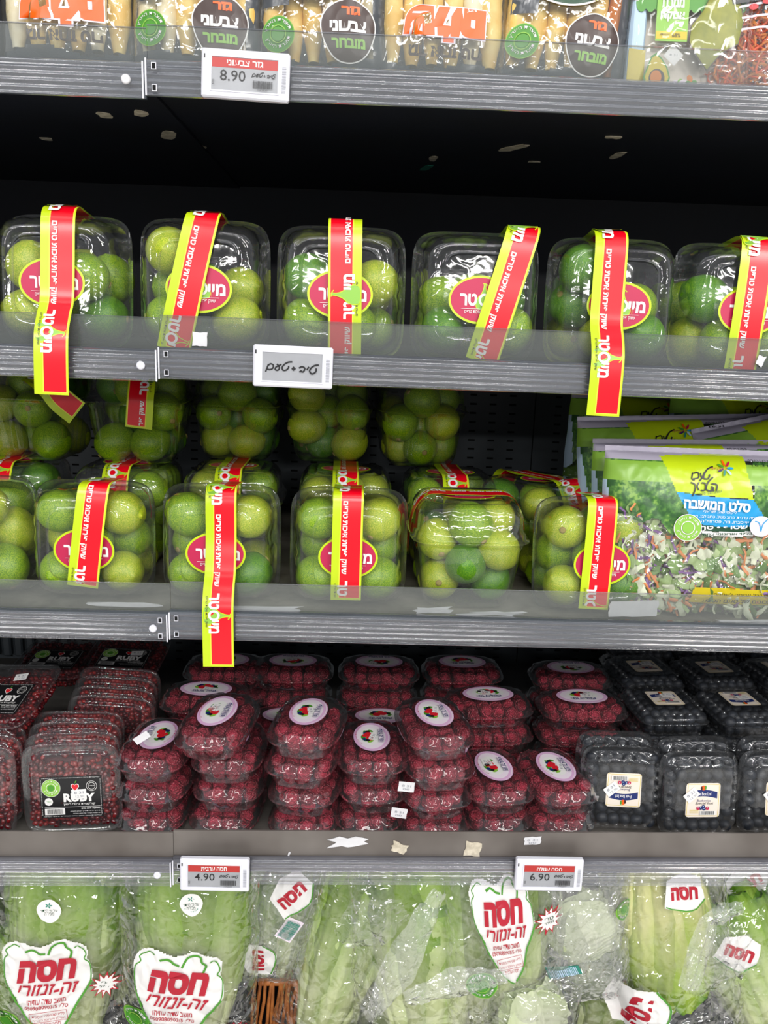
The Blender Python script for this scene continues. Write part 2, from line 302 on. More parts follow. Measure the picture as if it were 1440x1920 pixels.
# greenery printed on film
def fieldmat(name, c1, c2, c3):
    m, n, out = newmat(name); b = n.nodes.new('ShaderNodeBsdfPrincipled'); n.links.new(b.outputs[0], out.inputs[0]); b.inputs['Roughness'].default_value = .3
    t = n.nodes.new('ShaderNodeTexCoord'); x = n.nodes.new('ShaderNodeTexNoise'); x.inputs['Scale'].default_value = 220; x.inputs['Detail'].default_value = 5
    w = n.nodes.new('ShaderNodeTexNoise'); w.inputs['Scale'].default_value = 38; w.inputs['Detail'].default_value = 2; w.inputs['Distortion'].default_value = 1.5
    mm = n.nodes.new('ShaderNodeMath'); mm.operation = 'MULTIPLY'; r = n.nodes.new('ShaderNodeValToRGB'); e = r.color_ramp.elements; e[0].position = .16; e[0].color = srgb(c1); e[1].position = .36; e[1].color = srgb(c3); q = e.new(.26); q.color = srgb(c2)
    n.links.new(t.outputs['Object'], x.inputs['Vector']); n.links.new(t.outputs['Object'], w.inputs['Vector']); n.links.new(x.outputs['Fac'], mm.inputs[0]); n.links.new(w.outputs['Fac'], mm.inputs[1]); n.links.new(mm.outputs[0], r.inputs[0]); n.links.new(r.outputs[0], b.inputs['Base Color'])
fieldmat('print_field', '2F5A2C', '4E8038', '86AE50'); paint('print_meadow', '8CBA44', rough=.3, scale=30)

# ================================================================ STRUCTURE OF THE COOLER
ZB = [1.5136, 1.2349, .929, .6119]; TL = [.0013, -.0064, -.003, .008]; YO = [0, .0216, .0392, .023]
HR, HF, JX = .0339, .0336, -.2178
DK = .0339-.004
def deck(k, x): return ZB[k]+DK+TL[k]*x
BACK = .66
def slope_box(mb, x0, x1, y0, y1, z0, z1, t, mat):
    vs = [(x, y, z+t*x) for x in (x0, x1) for y in (y0, y1) for z in (z0, z1)]
    mb.add(vs, [[0, 1, 3, 2], [4, 6, 7, 5], [0, 4, 5, 1], [2, 3, 7, 6], [0, 2, 6, 4], [1, 5, 7, 3]], mat)
floor_words = ['topmost', 'upper', 'middle', 'lower']
what = ['with carrot bags', 'with limes in one row', 'with limes in two layers', 'with berry punnets']
whatl = ['under the leftmost carrot bag', 'under the leftmost lime punnet', 'under the cropped left limes', 'under the pomegranate packs']
for k in range(4):
    for side, (x0, x1) in enumerate(((-1.0, JX), (JX+.0006, 1.25))):
        t = TL[k]; y = YO[k]; z0 = ZB[k]-(.003 if side == 0 else 0); z1 = z0+HR
        root = thing('refrigerated_shelf', '%s cooler shelf %s %s' % (floor_words[k], 'left of the rail joint' if side == 0 else 'right of the rail joint', whatl[k] if side == 0 else what[k]), 'shelf', (0, 0, 0), group=None)
        mb = MB(); slope_box(mb, x0, x1, y+.008, BACK, z0+HR-.012, z0+HR-.004, t, 'board_grey' if k == 3 else 'lime_board' if k == 2 else 'cooler_grey' if k else 'cooler_black')
        slope_box(mb, x0, x1, y+.02, BACK, z0+HR-.02, z0+HR-.012, t, 'cooler_black')
        mb.build('shelf_board', root, smooth=False)
        mb = MB(); slope_box(mb, x0, x1, y+.004, y+.008, z0+(.002 if k < 3 else .014), z1, t, 'cooler_grey' if k < 3 else 'lip_grey'); mb.build('front_lip', root, smooth=False)
        # clear ribbed price rail: extruded profile
        prof = []; n = 84
        for i in range(n+1):
            f = i/n; z = z0+f*HR; d = 0
            for c, w, h in ((.04, .06, .0024), (.2, .085, .0014), (.38, .085, .0016), (.56, .085, .0015), (.74, .085, .0015), (.93, .085, .0022)):
                if abs(f-c) < w: d = max(d, h*(.5+.5*math.cos(math.pi*(f-c)/w)))
            prof.append((y-.001-d-.002*math.sin(f*math.pi), z))
        mb = MB(); mb.grid([[(x, py, pz+t*x) for py, pz in prof] for x in (x0, x0+.3*(x1-x0), x1)], 'rail_plastic'); rail = mb.build('price_rail', root)
        # riser
        mb = MB()
        if k == 3: slope_box(mb, x0, x1, y+.010, y+.0125, z1-.001, z1+HF, t, 'lip_brown')
        else: mb.grid([[(x, y+.011, z1-.002+t*x), (x, y+.011+.0008, z1+HF+t*x)] for x in (x0, x1)], 'fence_plastic')
        if k != 3:
            slope_box(mb, x0, x1, y+.0103, y+.0122, z1+HF-.0003, z1+HF+.0006, t, 'rail_plastic')
            slope_box(mb, x0, x1, y+.0068, y+.0112, z1-.0008, z1+.0006, t, 'rail_plastic')
        mb.build('front_riser', root, smooth=False)
        if side == 0:
            mb = MB(); cx = JX-.0175; cz = z0+HR*.5+t*cx
            P = [[(cx+rad*math.cos(a*math.pi/8), y-dd, cz+rad*math.sin(a*math.pi/8)) for a in range(16)] for rad, dd in ((.0046, .0035), (.0046, .0052), (.003, .0062), (.0012, .0056), (.0002, .0054))]
            mb.grid(P, 'paper_white' if k == 0 else 'tag_plastic', cv=True); mb.build('push_rivet', rail)
        # end posts of the rail with their little square clips
        ex = x1-.0012 if side == 0 else x0+.0012
        mb = MB(); slope_box(mb, ex-.0007, ex+.0007, y-.0045, y-.0025, z0+.0005, z1, t, 'tag_plastic'); mb.build('rail_end', rail, smooth=False)
        for q in (.22, .8):
            if side == 1 or k == 2:
                cx = ex+(.008 if side == 1 else -.008); cz = z0+HR*q; mb = MB()
                for a, b, c, d in ((-.0018, .0018, .0026, .0032), (-.0018, .0018, -.0032, -.0026), (-.0024, -.0018, -.0032, .0032), (.0018, .0024, -.0032, .0032)): slope_box(mb, cx+a, cx+b, y-.0045, y-.003, cz+c, cz+d, t, 'tag_plastic')
                slope_box(mb, cx-.0018, cx+.0018, y-.0042, y-.0032, cz-.0026, cz+.0026, t, 'slot_black')
                mb.build('rail_clip', rail, smooth=False)
# back wall: perforated panels
mb = MB(); mb.box(-1.2, 1.5, BACK+.006, BACK+.02, -.2, 2.1, 'slot_black'); mb.build('wall_back', smooth=False, kind='structure')
def perforated(x0, x1, z0, z1, pitch, mat):
    xs = []; x = x0
    while x < x1-.02: xs += [x, x+pitch*.34]; x += pitch
    xs.append(x1); zs = []; z = z0
    while z < z1-.01: zs += [z, z+.0034]; z += .017
    zs.append(z1); mb = MB()
    mb.grid([[(a, BACK, b) for b in zs] for a in xs], lambda i, j: None if (i % 2 == 0 and j % 2 == 0 and i > 0 and j > 0) else mat)
    return mb
for i, (a, b) in enumerate(((-1.2, JX-.02), (JX-.018, .33), (.332, 1.5))):
    for (z0, z1) in ((.62, .935), (.955, 1.25)):
        perforated(a, b, z0, z1, .037, 'cooler_grey').build('trim_%d' % (2*i+(1 if z0 > .9 else 2)), smooth=False, kind='structure')
mb = MB(); mb.box(-1.2, 1.5, BACK-.002, BACK+.001, 1.26, 2.0, 'cooler_black'); mb.box(-1.2, 1.5, BACK-.002, BACK+.001, .0, .61, 'cooler_black'); mb.build('wall_back_liner', smooth=False, kind='structure')
mb = MB(); mb.box(-1.02, -1.0, 0, BACK, -.1, 2.0, 'cooler_black'); mb.build('wall_left', smooth=False, kind='structure')
mb = MB(); mb.box(1.25, 1.27, 0, BACK, -.1, 2.0, 'cooler_black'); mb.build('wall_right', smooth=False, kind='structure')
paint('floor_tile', 'E2DFDA', rough=.25, c2='B4B0A8', scale=3)
mb = MB(); mb.box(-7, 7, -9, -.02, -.05, 0, 'floor_tile'); mb.build('floor_shop', smooth=False, kind='structure')
mb = MB(); mb.box(-1.02, 1.27, 0, BACK, .22, .26, 'cooler_black'); mb.build('floor', smooth=False, kind='structure')
mb = MB(); mb.box(-1.02, 1.27, .0, BACK, 2.0, 2.02, 'cooler_black'); mb.build('ceiling', smooth=False, kind='structure')
# ribbed grey duct panel at the far left behind the pomegranates
root = thing('duct_panel', 'grey vertically ribbed panel behind the pomegranate packs at far left', 'panel')
for i in range(14):
    x = -.86+i*.0225; mb = MB(); mb.box(x, x+.016, BACK-.02, BACK-.004, .645, .925, 'cooler_grey', bev=.003); mb.build('rib', root, smooth=False)
mb = MB(); mb.box(-.87, -.545, BACK-.008, BACK-.003, .645, .925, 'cooler_grey'); mb.build('panel_sheet', root, smooth=False)
for k in (1, 2):  # slotted upright between bays
    pass

# ================================================================ CLEAR PUNNETS
def outline(a, b, e, n):
    P = []
    for i in range(n):
        t = 2*math.pi*(i+.5)/n; c, s = math.cos(t), math.sin(t)
        k = (abs(c)**e+abs(s)**e)**(-1/e); P.append((c*k*a, s*k*b, t))
    return P
def shell(prof, a, b, e=6, n=96, rib=0, ribn=9, capped=True, mat='clear_plastic', notch=None):
    """profile rows (z, inset, ribbed 0..1) swept round a rounded rectangle; rows end in a flat cap"""
    mb = MB(); rows = []
    for z, ins, rf in prof:
        row = []
        for x, y, t in outline(a-ins, b-ins, e, n):
            if rib and rf:
                side = x if abs(y)/b > abs(x)/a else y; L = a if abs(y)/b > abs(x)/a else b
                if abs(side) < L*.78:
                    d = rib*rf*(1 if math.sin(side/L*math.pi*ribn/2*2) > 0 else -1); m = math.hypot(x, y); x += d*x/m; y += d*y/m
            row.append((x, y, z))
        rows.append(row)
    mb.grid(rows, mat, cv=True)
    if capped: mb.add([(x, y, z) for x, y, z in rows[-1]], [list(range(n))], mat)
    return mb
# ---- lime punnet
LH = .136
tray_me = shell([(.089, -.003, 0), (.0885, -.0035, 0), (.087, 0, 0), (.082, .002, 0), (.078, .0045, 1), (.02, .013, 1), (.012, .0145, 0), (.006, .0175, 0), (.0015, .022, 0), (0, .027, 0), (.0018, .032, 0), (.0018, .04, 0)], .070, .070, rib=.0007, mat='ribbed_plastic').mesh('tray')
lid_me = shell([(.0895, -.0035, 0), (.0903, -.003, 0), (.091, 0, 0), (.098, .0012, 0), (.1, .004, .3), (.118, .0055, 1), (.124, .0075, .6), (.1295, .011, 0), (.1335, .0155, 0), (.1345, .019, 0), (.1325, .0225, 0), (.133, .026, 0), (LH, .029, 0)], .070, .070, rib=.0009, ribn=7).mesh('lid')
mb = MB(); rows = []
for i in range(17):
    v = -1+2*i/16; r_ = math.sqrt(max(0, 1-v*v)); zz = v*1.05
    if v > .8: zz += (v-.8)*.45
    if v < -.9: zz += .03
    rows.append([(r_*math.cos(2*math.pi*j/24), r_*math.sin(2*math.pi*j/24), zz) for j in range(24)])
mb.grid(rows, 'lime_green', cv=True, flip=True); lime_me = {'lime_green': mb.mesh('lime')}
for nme in ('lime_yellow', 'lime_dark'):
    me = lime_me['lime_green'].copy(); me.materials[0] = MATS[nme]; lime_me[nme] = me
mb = MB(); mb.grid([[(q*math.cos(j*math.pi/4), q*math.sin(j*math.pi/4), z) for j in range(8)] for q, z in ((.16, -1.0), (.13, -1.06), (.05, -1.07), (.001, -1.05))], 'lime_stem', cv=True); stem_me = mb.mesh('stem_end')
def settle(n, r, lim, g, seed, iters=160, spread=.04, zr=(.03, .11)):
    """drop n balls of radius r in a container; lim(p) pushes a point back inside"""
    q = random.Random(seed); P = [Vector((q.uniform(-spread, spread), q.uniform(-spread, spread), q.uniform(*zr))) for _ in range(n)]; g = Vector(g)
    for it in range(iters):
        k = .0022 if it < iters-40 else .0006
        for i in range(n): P[i] += g*k
        for _ in range(3):
            for i in range(n):
                for j in range(i+1, n):
                    d = P[j]-P[i]; L = d.length
                    if L < 2*r:
                        if L < 1e-6: d = Vector((q.random(), q.random(), q.random())); L = d.length
                        d *= (2*r-L)/L/2; P[i] -= d; P[j] += d
            P = [lim(p) for p in P]
    return P
def lime_lim(r):
    def f(p):
        z = min(max(p.z, r+.002), LH-.004-r); w = (.0555 if z > .05 else .0515)-r*.93+.006
        return Vector((min(max(p.x, -w), w), min(max(p.y, -w), w), z))
    return f
def punnet_art(a):
    a.ell(0, 0, .036, .0262, 'print_lime', n=48); a.ell(0, 0, .0335, .0237, 'print_magenta', n=48)
    pear(a, .0035, -.001, 1)
    a.text(H('טר'), -.014, 0, .019, .013, 'print_white', bold=.035); a.ell(.0035, 0, .0062, .007, 'print_white', ring=.6); a.text(H('מיי'), .0195, -.001, .019, .0125, 'print_white', bold=.035)
    a.rect(.014, -.0085, .0145, -.0035, 'print_yellow'); a.rect(-.022, -.0098, .022, -.0094, 'print_white')
    a.text(H('שיווק פירות איכות טריים'), 0, -.0135, .036, .0045, 'print_white', bold=.01)
def pear(a, cx, cy, s, rot=0):
    c, q = math.cos(rot), math.sin(rot); T = lambda p: (cx+s*(c*p[0]-q*p[1]), cy+s*(q*p[0]+c*p[1]))
    pts = [(-.009, -.003), (-.0075, -.008), (0, -.0095), (.0075, -.008), (.009, -.003), (.007, .003), (.003, .008), (.0012, .014), (.0016, .018), (-.0004, .018), (-.001, .014), (-.003, .008), (-.007, .003)]
    a.poly([T(p) for p in pts], 'print_softgreen'); a.stroke([T(p) for p in pts], .0008*s, 'print_lime', closed=True); a.stroke([T((-.002, .0185)), T((.002, .0178)), T((.004, .016))], .0009*s, 'print_lime')
lab_me = None
mbx = MB(); A = Art(); punnet_art(A); A.emit(mbx, lambda x, y, o: (x, y-.006, LH+.0002+o)); lab_me = mbx.mesh('oval_sticker', False)
def band_mesh(pts, W=.0365, phase=.04, flip=False, up=None):
    P = [Vector(p) for p in pts]; Q = []; n = len(P)
    for i in range(n-1):
        a, b, c, d = P[max(i-1, 0)], P[i], P[i+1], P[min(i+2, n-1)]
        for k in range(8):
            t = k/8; Q.append(.5*((2*b)+(c-a)*t+(2*a-5*b+4*c-d)*t*t+(3*b-a-3*c+d)*t**3))
    Q.append(P[-1]); S = [0]
    for i in range(1, len(Q)): S.append(S[-1]+(Q[i]-Q[i-1]).length)
    L = S[-1]
    X = up or Vector((1, 0, 0))
    fr = []
    for i in range(len(Q)):
        t = (Q[min(i+1, len(Q)-1)]-Q[max(i-1, 0)]).normalized(); w = (X-t*X.dot(t)).normalized(); fr.append((t, w, w.cross(t)))
    def fn(x, s, o):
        s = min(max(s, 0), L); i = 0
        lo, hi = 0, len(S)-2
        while lo < hi:
            m = (lo+hi+1)//2
            if S[m] <= s: lo = m
            else: hi = m-1
        i = lo; f = (s-S[i])/max(S[i+1]-S[i], 1e-9)
        p = Q[i].lerp(Q[i+1], f); w = fr[i][1].lerp(fr[i+1][1], f); nn = fr[i][2].lerp(fr[i+1][2], f)
        return p+w*x+nn*(.0002+o)
    h = W/2; sg = -1 if flip else 1
    xs = [-h, -h*.94, -h*.5, -h*.44, h*.86, h*.93, h]; cols = ['print_lime', 'print_lime', 'print_yellow', 'print_red', 'print_yellow', 'print_lime']
    if flip: xs = [-x for x in xs[::-1]]; cols = cols[::-1]
    ss = [0, .0022, .003]+[.003+(L-.003)*i/40 for i in range(1, 41)]
    mb = MB(); mb.grid([[fn(x, s, 0) for s in ss] for x in xs], lambda i, j: 'print_lime' if j == 0 else ('print_yellow' if j == 1 and cols[i] == 'print_red' else cols[i]))
    a = Art(); per = .155; s0 = phase-per*2 if flip else phase
    while s0 < L+.2:
        r = -math.pi/2*sg
        def cy(v): return s0+v if not flip else s0+.048-v
        x0 = -.0045*sg
        pear(a, x0-.002*sg, cy(.022), 1.15, r)
        a.text(H('מיי'), x0, cy(.0085), .0165, .0125, 'print_white', rot=r, bold=.04); a.ell(x0, cy(.022), .0068, .0062, 'print_white', ring=.6, rot=0)
        a.text(H('טר'), x0, cy(.0385), .0185, .0125, 'print_white', rot=r, bold=.04)
        a.text(H('שיווק פירות איכות טריים'), x0+.0005*sg, (s0+.1) if not flip else (s0-.052), .088, .0078, 'print_white', rot=r, bold=.035)
        a.text(H('שיווק פירות איכות טריים'), -h*.74*sg, cy(.026), .036, .003, 'print_brown', rot=r, bold=.01)
        s0 += per
    keep = []
    for V, Fs, col, lay in a.it:
        Fs = [f for f in Fs if all(.003 < V[i][1] < L-.001 for i in f)]
        if Fs: keep.append((V, Fs, col, lay % 12))
    a.it = keep; a.emit(mb, fn); return mb
def world_child(mb, name, parent, M, **kw):
    o = mb.build(name, parent, **kw); o.matrix_parent_inverse = M.inverted(); return o
tone = {'lime_green': 'green', 'lime_yellow': 'yellowish', 'lime_dark': 'dark green'}
def lime_punnet(label, short, M, lying, seed, n, band=None, bandkw={}, sticker=True, group='clear lime punnets', r=.0262):
    root = thing('lime_punnet', label, 'punnet', M.to_translation(), M.to_euler(), group)
    obj('tray', tray_me, root); ld = obj('lid', lid_me, root)
    if sticker: obj('oval_sticker', lab_me, ld, label='magenta oval sticker with lime border')
    if band:
        for i, bpts in enumerate(band if isinstance(band[0], list) else [band]):
            world_child(band_mesh(bpts, **bandkw), 'paper_band', root, M, label='red paper band with lime edge and white lettering')
    gl = (M.to_3x3().inverted() @ Vector((0, 0, -1))).normalized()
    P = settle(n, r, lime_lim(r), gl, seed, zr=(.05, .11) if lying else (.03, .12))
    q = random.Random(seed+7); front = []
    for p in P:
        w = M @ p; front.append(((w-CAMP).dot(fw), w, p))
    front.sort(key=lambda t: t[0]); used = {}
    for i, (d, w, p) in enumerate(front):
        m = q.choices(['lime_green', 'lime_yellow', 'lime_dark'], [5, 3, 2.2])[0]
        o = obj('lime', lime_me[m], None, None, 'lime', 'limes in the '+short, None, w, (q.uniform(0, 6), q.uniform(0, 6), q.uniform(0, 6)))
        k = r*q.uniform(.96, 1.04); o.scale = (k, k, k*1.04)
        c = obj('stem_end', stem_me, o)
        if i < 6:
            v = M.to_3x3() @ Vector((0, 0, 0)); rel = w-(M @ Vector((0, 0, .07)))
            ds = 'left' if rel.x < -.016 else 'right' if rel.x > .016 else 'centre'; up = 'upper' if rel.z > .014 else 'lower' if rel.z < -.014 else 'mid'
            key = '%s %s' % (up, ds); used[key] = used.get(key, 0)+1
            o['label'] = '%s lime %s%s in %s' % (tone[m], key, '' if used[key] == 1 else ' behind another' if used[key] == 2 else ' deepest', short)
        else: o['label'] = 'lime mostly hidden behind others in '+short
    return root
ord_ = ['leftmost', 'second from left', 'third from left', 'fourth from left', 'fifth from left', 'sixth from left']
def place_lying(px, py, Y, k, lean=5, yaw=0):
    X = atY(px, py, Y+.046).x; th = R(90-lean); Rm = Euler((th, 0, R(yaw)), 'XYZ').to_matrix(); nrm = Rm @ Vector((0, 0, 1))
    C = Vector((X, Y, deck(k, X)+.0735)); return Matrix.Translation(C-nrm*LH) @ Rm.to_4x4()
# ---- shelf 2: six punnets standing on edge, lids to the front
S2 = [(125, 5, (118, 405), (97, 740), 'hang', False, .044, 'long band hanging below the rail'),
      (387, 3, (386, 405), (325, 645), 'in', False, -.01, 'band slanting down to lower left'),
      (640, 4, (648, 422), (646, 655), 'in', True, .195, 'upright band, lime strip on its right'),
      (893, 4, (980, 434), (903, 668), 'in', False, -.022, 'strongly slanted band, dark lime upper left'),
      (1142, 4, (1142, 440), (1130, 780), 'hang', False, .041, 'wide band hanging under the rail'),
      (1378, 4, (1412, 455), (1388, 686), 'in', False, -.03, 'cropped by right edge')]
for i, (px, lean, tp, bt, mode, flip, ph, txt) in enumerate(S2):
    M = place_lying(px, 530, .0445, 1, lean, (-2, 1, 0, 1.5, -1, 2)[i])
    yt = .052+.0735*math.sin(R(lean))*1.0
    T0 = atY(tp[0], tp[1], .062); zt = deck(1, T0.x)+.0735*2+.001; T0.z = zt-.0005
    zf = ZB[1]+HR+HF+TL[1]*T0.x
    if mode == 'hang':
        b = atY(bt[0], bt[1], YO[1]-.012); m1 = T0.lerp(b, (T0.z-zf-.012)/(T0.z-b.z)); m1.y = .0352
        m0 = T0.lerp(b, .3); m0.y = .041; mf = T0.lerp(b, (T0.z-zf+.004)/(T0.z-b.z)); mf.y = YO[1]+.003; m2 = T0.lerp(b, (T0.z-zf+.03)/(T0.z-b.z)); m2.y = YO[1]-.0085
        pts = [b, m2, mf, m1, m0]
    else:
        b = atY(bt[0], bt[1], .0362); b.z = ZB[1]+HR-.003+TL[1]*b.x; m0 = T0.lerp(b, .35); m0.y = .0408; m1 = T0.lerp(b, .7); m1.y = .0375; pts = [b, m1, m0]
    a1 = T0.lerp(b, .06); a1.y = .0475
    pts += [a1, Vector((T0.x, .062, zt)), Vector((T0.x, .085, zt-.002)), Vector((T0.x, .12, zt-.006))]
    short = ('%s upper shelf punnet' % ord_[i]) if i < 5 else 'rightmost upper shelf punnet'
    lime_punnet('lime punnet, %s on upper shelf, %s' % (ord_[i] if i < 5 else 'rightmost', txt), short, M, True, 11+i, 9, pts, dict(phase=ph, flip=flip))
# ---- shelf 3 front row
S3 = [(-35, 2, 3, None, None, None, 0, 'cropped by left edge', 'cropped leftmost'),
      (180, 4, 0, (180, 906), (155, 1100), 'in', -.022, 'band ending behind the riser, second from left', 'second from left'),
      (416, 4, 0, (416, 906), (410, 1250), 'hang', .041, 'long band hanging over the berry shelf', 'band-hanging third from left'),
      (654, 4, 0, (654, 916), (648, 1125), 'in', -.024, 'upright band meeting the band behind', 'fourth from left'),
      (1112, 7, 5, (1128, 940), (1112, 1142), 'in', -.018, 'beside the salad bags', 'salad-side')]
for i, (px, lean, yaw, tp, bt, mode, ph, txt, sh) in enumerate(S3):
    Y = .07; M = place_lying(px, 1010, Y, 2, lean, yaw); pts = None
    if tp:
        T0 = atY(tp[0], tp[1], .08); zt = deck(2, T0.x)+.1475; T0.z = zt; zf = ZB[2]+HR+HF+TL[2]*T0.x
        if mode == 'hang':
            b = atY(bt[0], bt[1], YO[2]-.012); fr_ = lambda z: (T0.z-z)/(T0.z-b.z)
            m1 = T0.lerp(b, fr_(zf+.012)); m1.y = .055; m0 = T0.lerp(b, .3); m0.y = .066; mf = T0.lerp(b, fr_(zf-.004)); mf.y = YO[2]+.003; m2 = T0.lerp(b, fr_(zf-.03)); m2.y = YO[2]-.0085
            pts = [b, m2, mf, m1, m0]
        else:
            b = atY(bt[0], bt[1], .058); b.z = max(b.z, deck(2, b.x)+.002); m0 = T0.lerp(b, .35); m0.y = .065; m1 = T0.lerp(b, .7); m1.y = .061; pts = [b, m1, m0]
        a1 = T0.lerp(b, .06); a1.y = .0715; pts += [a1, Vector((T0.x, .083, zt)), Vector((T0.x, .11, zt-.002)), Vector((T0.x, .14, zt-.005))]
    lime_punnet('lime punnet, middle shelf front row, %s' % txt, '%s front punnet on the middle shelf' % sh, M, True, 31+i, 12, pts, dict(phase=ph))
def place_up(px, Y, z, yaw=0, s=1.0):
    X = atY(px, 900, Y).x; return Matrix.Translation((X, Y, z if z else deck(2, X)+.0005)) @ Matrix.Rotation(R(yaw), 4, 'Z')
def top_band(M, along='y', **kw):
    c = M.to_translation(); ax = M.to_3x3() @ (Vector((0, 1, 0)) if along == 'y' else Vector((1, 0, 0)))
    f = lambda t, z: c+ax*t+Vector((0, 0, z))
    return [f(-.073, .06), f(-.072, .085), f(-.068, .115), f(-.052, LH+.001), f(-.02, LH+.002), f(.02, LH+.002), f(.055, LH), f(.071, .11), f(.073, .08)]
# upright punnet in the front row with its band running sideways over the lid
M = place_up(877, .135, None, 2)
lime_punnet('upright clear lime punnet in the middle shelf front row, band across its lid', 'upright front punnet with sideways band', M, False, 52, 13, top_band(M, 'x'), dict(phase=.06, up=Vector((0, -1, 0))))
# second row: upright punnets whose lids show behind the front row
for i, (px, yaw, txt) in enumerate([(30, 2, 'leftmost'), (245, -3, 'second from left'), (440, 0, 'third from left'), (648, 1, 'fourth from left'), (842, 3, 'fifth from left'), (1010, 38, 'turned askew at right end')]):
    M = place_up(px, .3 if i < 5 else .27, None, yaw)
    lime_punnet('upright lime punnet in the second row, %s, only lid showing' % txt, 'second row punnet, %s' % txt, M, False, 71+i, 12, top_band(M), dict(phase=.05))
# upper layer, standing on the second row
UP = [(75, .33, -6, 'leftmost, band tail askew'), (268, .33, 2, 'second from left, short band in front'), (452, .385, -2, 'third from left'), (617, .39, 3, 'fourth from left'), (783, .375, 8, 'rightmost, shiny ribbed lid')]
for i, (px, Y, yaw, txt) in enumerate(UP):
    X = atY(px, 800, Y).x; M = Matrix.Translation((X, Y, deck(2, X)+LH+.0005)) @ Matrix.Rotation(R(yaw), 4, 'Z'); M = M @ Matrix.Diagonal((.93, .93, .93, 1)) if i > 1 else M
    band = None; kw = {}
    if i == 0:
        p = [atY(145, 775, Y-.079), atY(112, 748, Y-.078), atY(92, 722, Y-.076), atY(62, 700, Y-.06)]; band = p; kw = dict(phase=.06)
    if i == 1:
        p = [atY(260, 803, Y-.077), atY(263, 750, Y-.078), atY(266, 715, Y-.068), atY(267, 700, Y-.05)]; band = p; kw = dict(phase=.046, flip=True)
    Mr = M
    root = lime_punnet('upright lime punnet of the upper layer, %s' % txt, 'upper layer punnet, %s' % txt.split(',')[0], Mr, False, 91+i, 12, band, kw, r=.0262)
    if i > 1: root.scale = (.93,)*3

# ================================================================ BERRIES
# raspberry clamshell: 96 x 134 x 41 mm
RHT = .041
ra_tray = shell([(.0215, -.002, 0), (.021, -.0022, 0), (.0205, .001, 0), (.019, .002, 1), (.004, .007, 1), (.001, .010, 0), (.0006, .014, 0), (.0012, .02, 0)], .0455, .0645, e=3.4, n=84, rib=.0004, ribn=7, mat='ribbed_plastic').mesh('tray')
ra_lid = shell([(.022, -.0022, 0), (.0226, -.002, 0), (.0232, .001, 0), (.0275, .002, 0), (.028, .0036, .6), (.034, .0055, 1), (.0355, .0085, .7), (.0365, .0125, 0), (.0385, .0150, 0), (.0395, .0185, 0), (.0397, .022, 0)], .0455, .0645, e=3.4, n=84, rib=.0011, ribn=5).mesh('lid')
def berry_art():
    a = Art(); a.ell(0, 0, .0385, .0245, 'print_pink', n=48); a.ell(0, 0, .037, .023, 'print_white', n=48); a.ell(0, .001, .0372, .0232, 'print_pink', n=40); a.ell(0, .001, .033, .0195, 'print_palepink', n=32); a.ell(0, .002, .024, .0145, 'print_white', n=32)
    for x, y, r, c in ((-.010, .007, .0035, 'print_green'), (.011, .007, .004, 'print_green'), (-.002, .011, .0045, 'print_green'), (.014, .001, .003, 'print_green'), (-.014, .002, .0035, 'print_softgreen')): a.ell(x, y, r*1.4, r*.8, c, rot=x*60, n=10)
    for x, y, r, c in ((.012, .005, .0035, 'print_black'), (.008, .009, .003, 'print_navy'), (-.009, .010, .0033, 'print_navy'), (-.006, .002, .0062, 'print_strawberry'), (.004, .0045, .0058, 'print_strawberry'), (.0005, .009, .0042, 'print_strawberry'), (-.0125, .0055, .003, 'print_black')): a.ell(x, y, r, r*.9, c, n=14)
    for x, y in ((-.006, .002), (.004, .0045)):
        for k in range(6): a.ell(x+.003*math.cos(k*1.05), y+.003*math.sin(k*1.05), .0008, .0007, 'print_magenta', n=6)
    a.text(H('פטל אדום'), 0, -.0115, .036, .0085, 'print_navy', bold=.07); a.text(H('פטל אדום'), 0, -.0115, .036, .0085, 'print_palepink', bold=.0)
    a.arc_text(H('שיווק פירות יער טריים'), 0, -.02, .041, R(125), R(55), .0022, 'print_magenta')
    return a
def sticker_mesh(art, z, yoff=0, rot=0, name='oval_sticker', extra=None):
    mb = MB(); c, s = math.cos(rot), math.sin(rot)
    art.emit(mb, lambda x, y, o: (c*x-s*y, s*x+c*y+yoff, z+o), dz=.00008); return mb.mesh(name, False)
ra_lab = [sticker_mesh(berry_art(), .0398, 0, R(90)), sticker_mesh(berry_art(), .0398, 0, R(-90))]
def price_art(): 
    a = Art(); a.rect(-.0095, -.0065, .0095, .0065, 'print_white'); a.text('8 31', 0, .002, .012, .0035, 'print_grey', bold=.02); a.text('12.90', .001, -.003, .011, .0028, 'print_grey'); return a
pr_me = {}
def price_sticker(z, x, y, rot):
    k = (z, x, y, rot)
    if k not in pr_me:
        mb = MB(); c, s = math.cos(rot), math.sin(rot); price_art().emit(mb, lambda u, v, o: (x+c*u-s*v, y+s*u+c*v, z+.0012+o)); pr_me[k] = mb.mesh('price_sticker', False)
    return pr_me[k]
def ico(sub, fn, mat, name):
    import bmesh
    bm = bmesh.new(); bmesh.ops.create_icosphere(bm, subdivisions=sub, radius=1)
    for v in bm.verts: v.co = fn(v.co.copy())
    me = bpy.data.meshes.new(name); bm.to_mesh(me); bm.free(); me.materials.append(MATS[mat]); me.polygons.foreach_set('use_smooth', [True]*len(me.polygons)); return me
_gold = []
for i in range(28):
    z = 1-2*(i+.5)/28; a = i*2.39996; _gold.append(Vector((math.sqrt(1-z*z)*math.cos(a), math.sqrt(1-z*z)*math.sin(a), z)))
def rasp_fn(p):
    d = max(p.normalized().dot(g) for g in _gold); b = max(0, (d-.9)/.1); p = p*(.8+.36*math.sqrt(b))
    return Vector((p.x*.0088, p.y*.0088, p.z*.0105+(.001 if p.z < 0 else 0)))
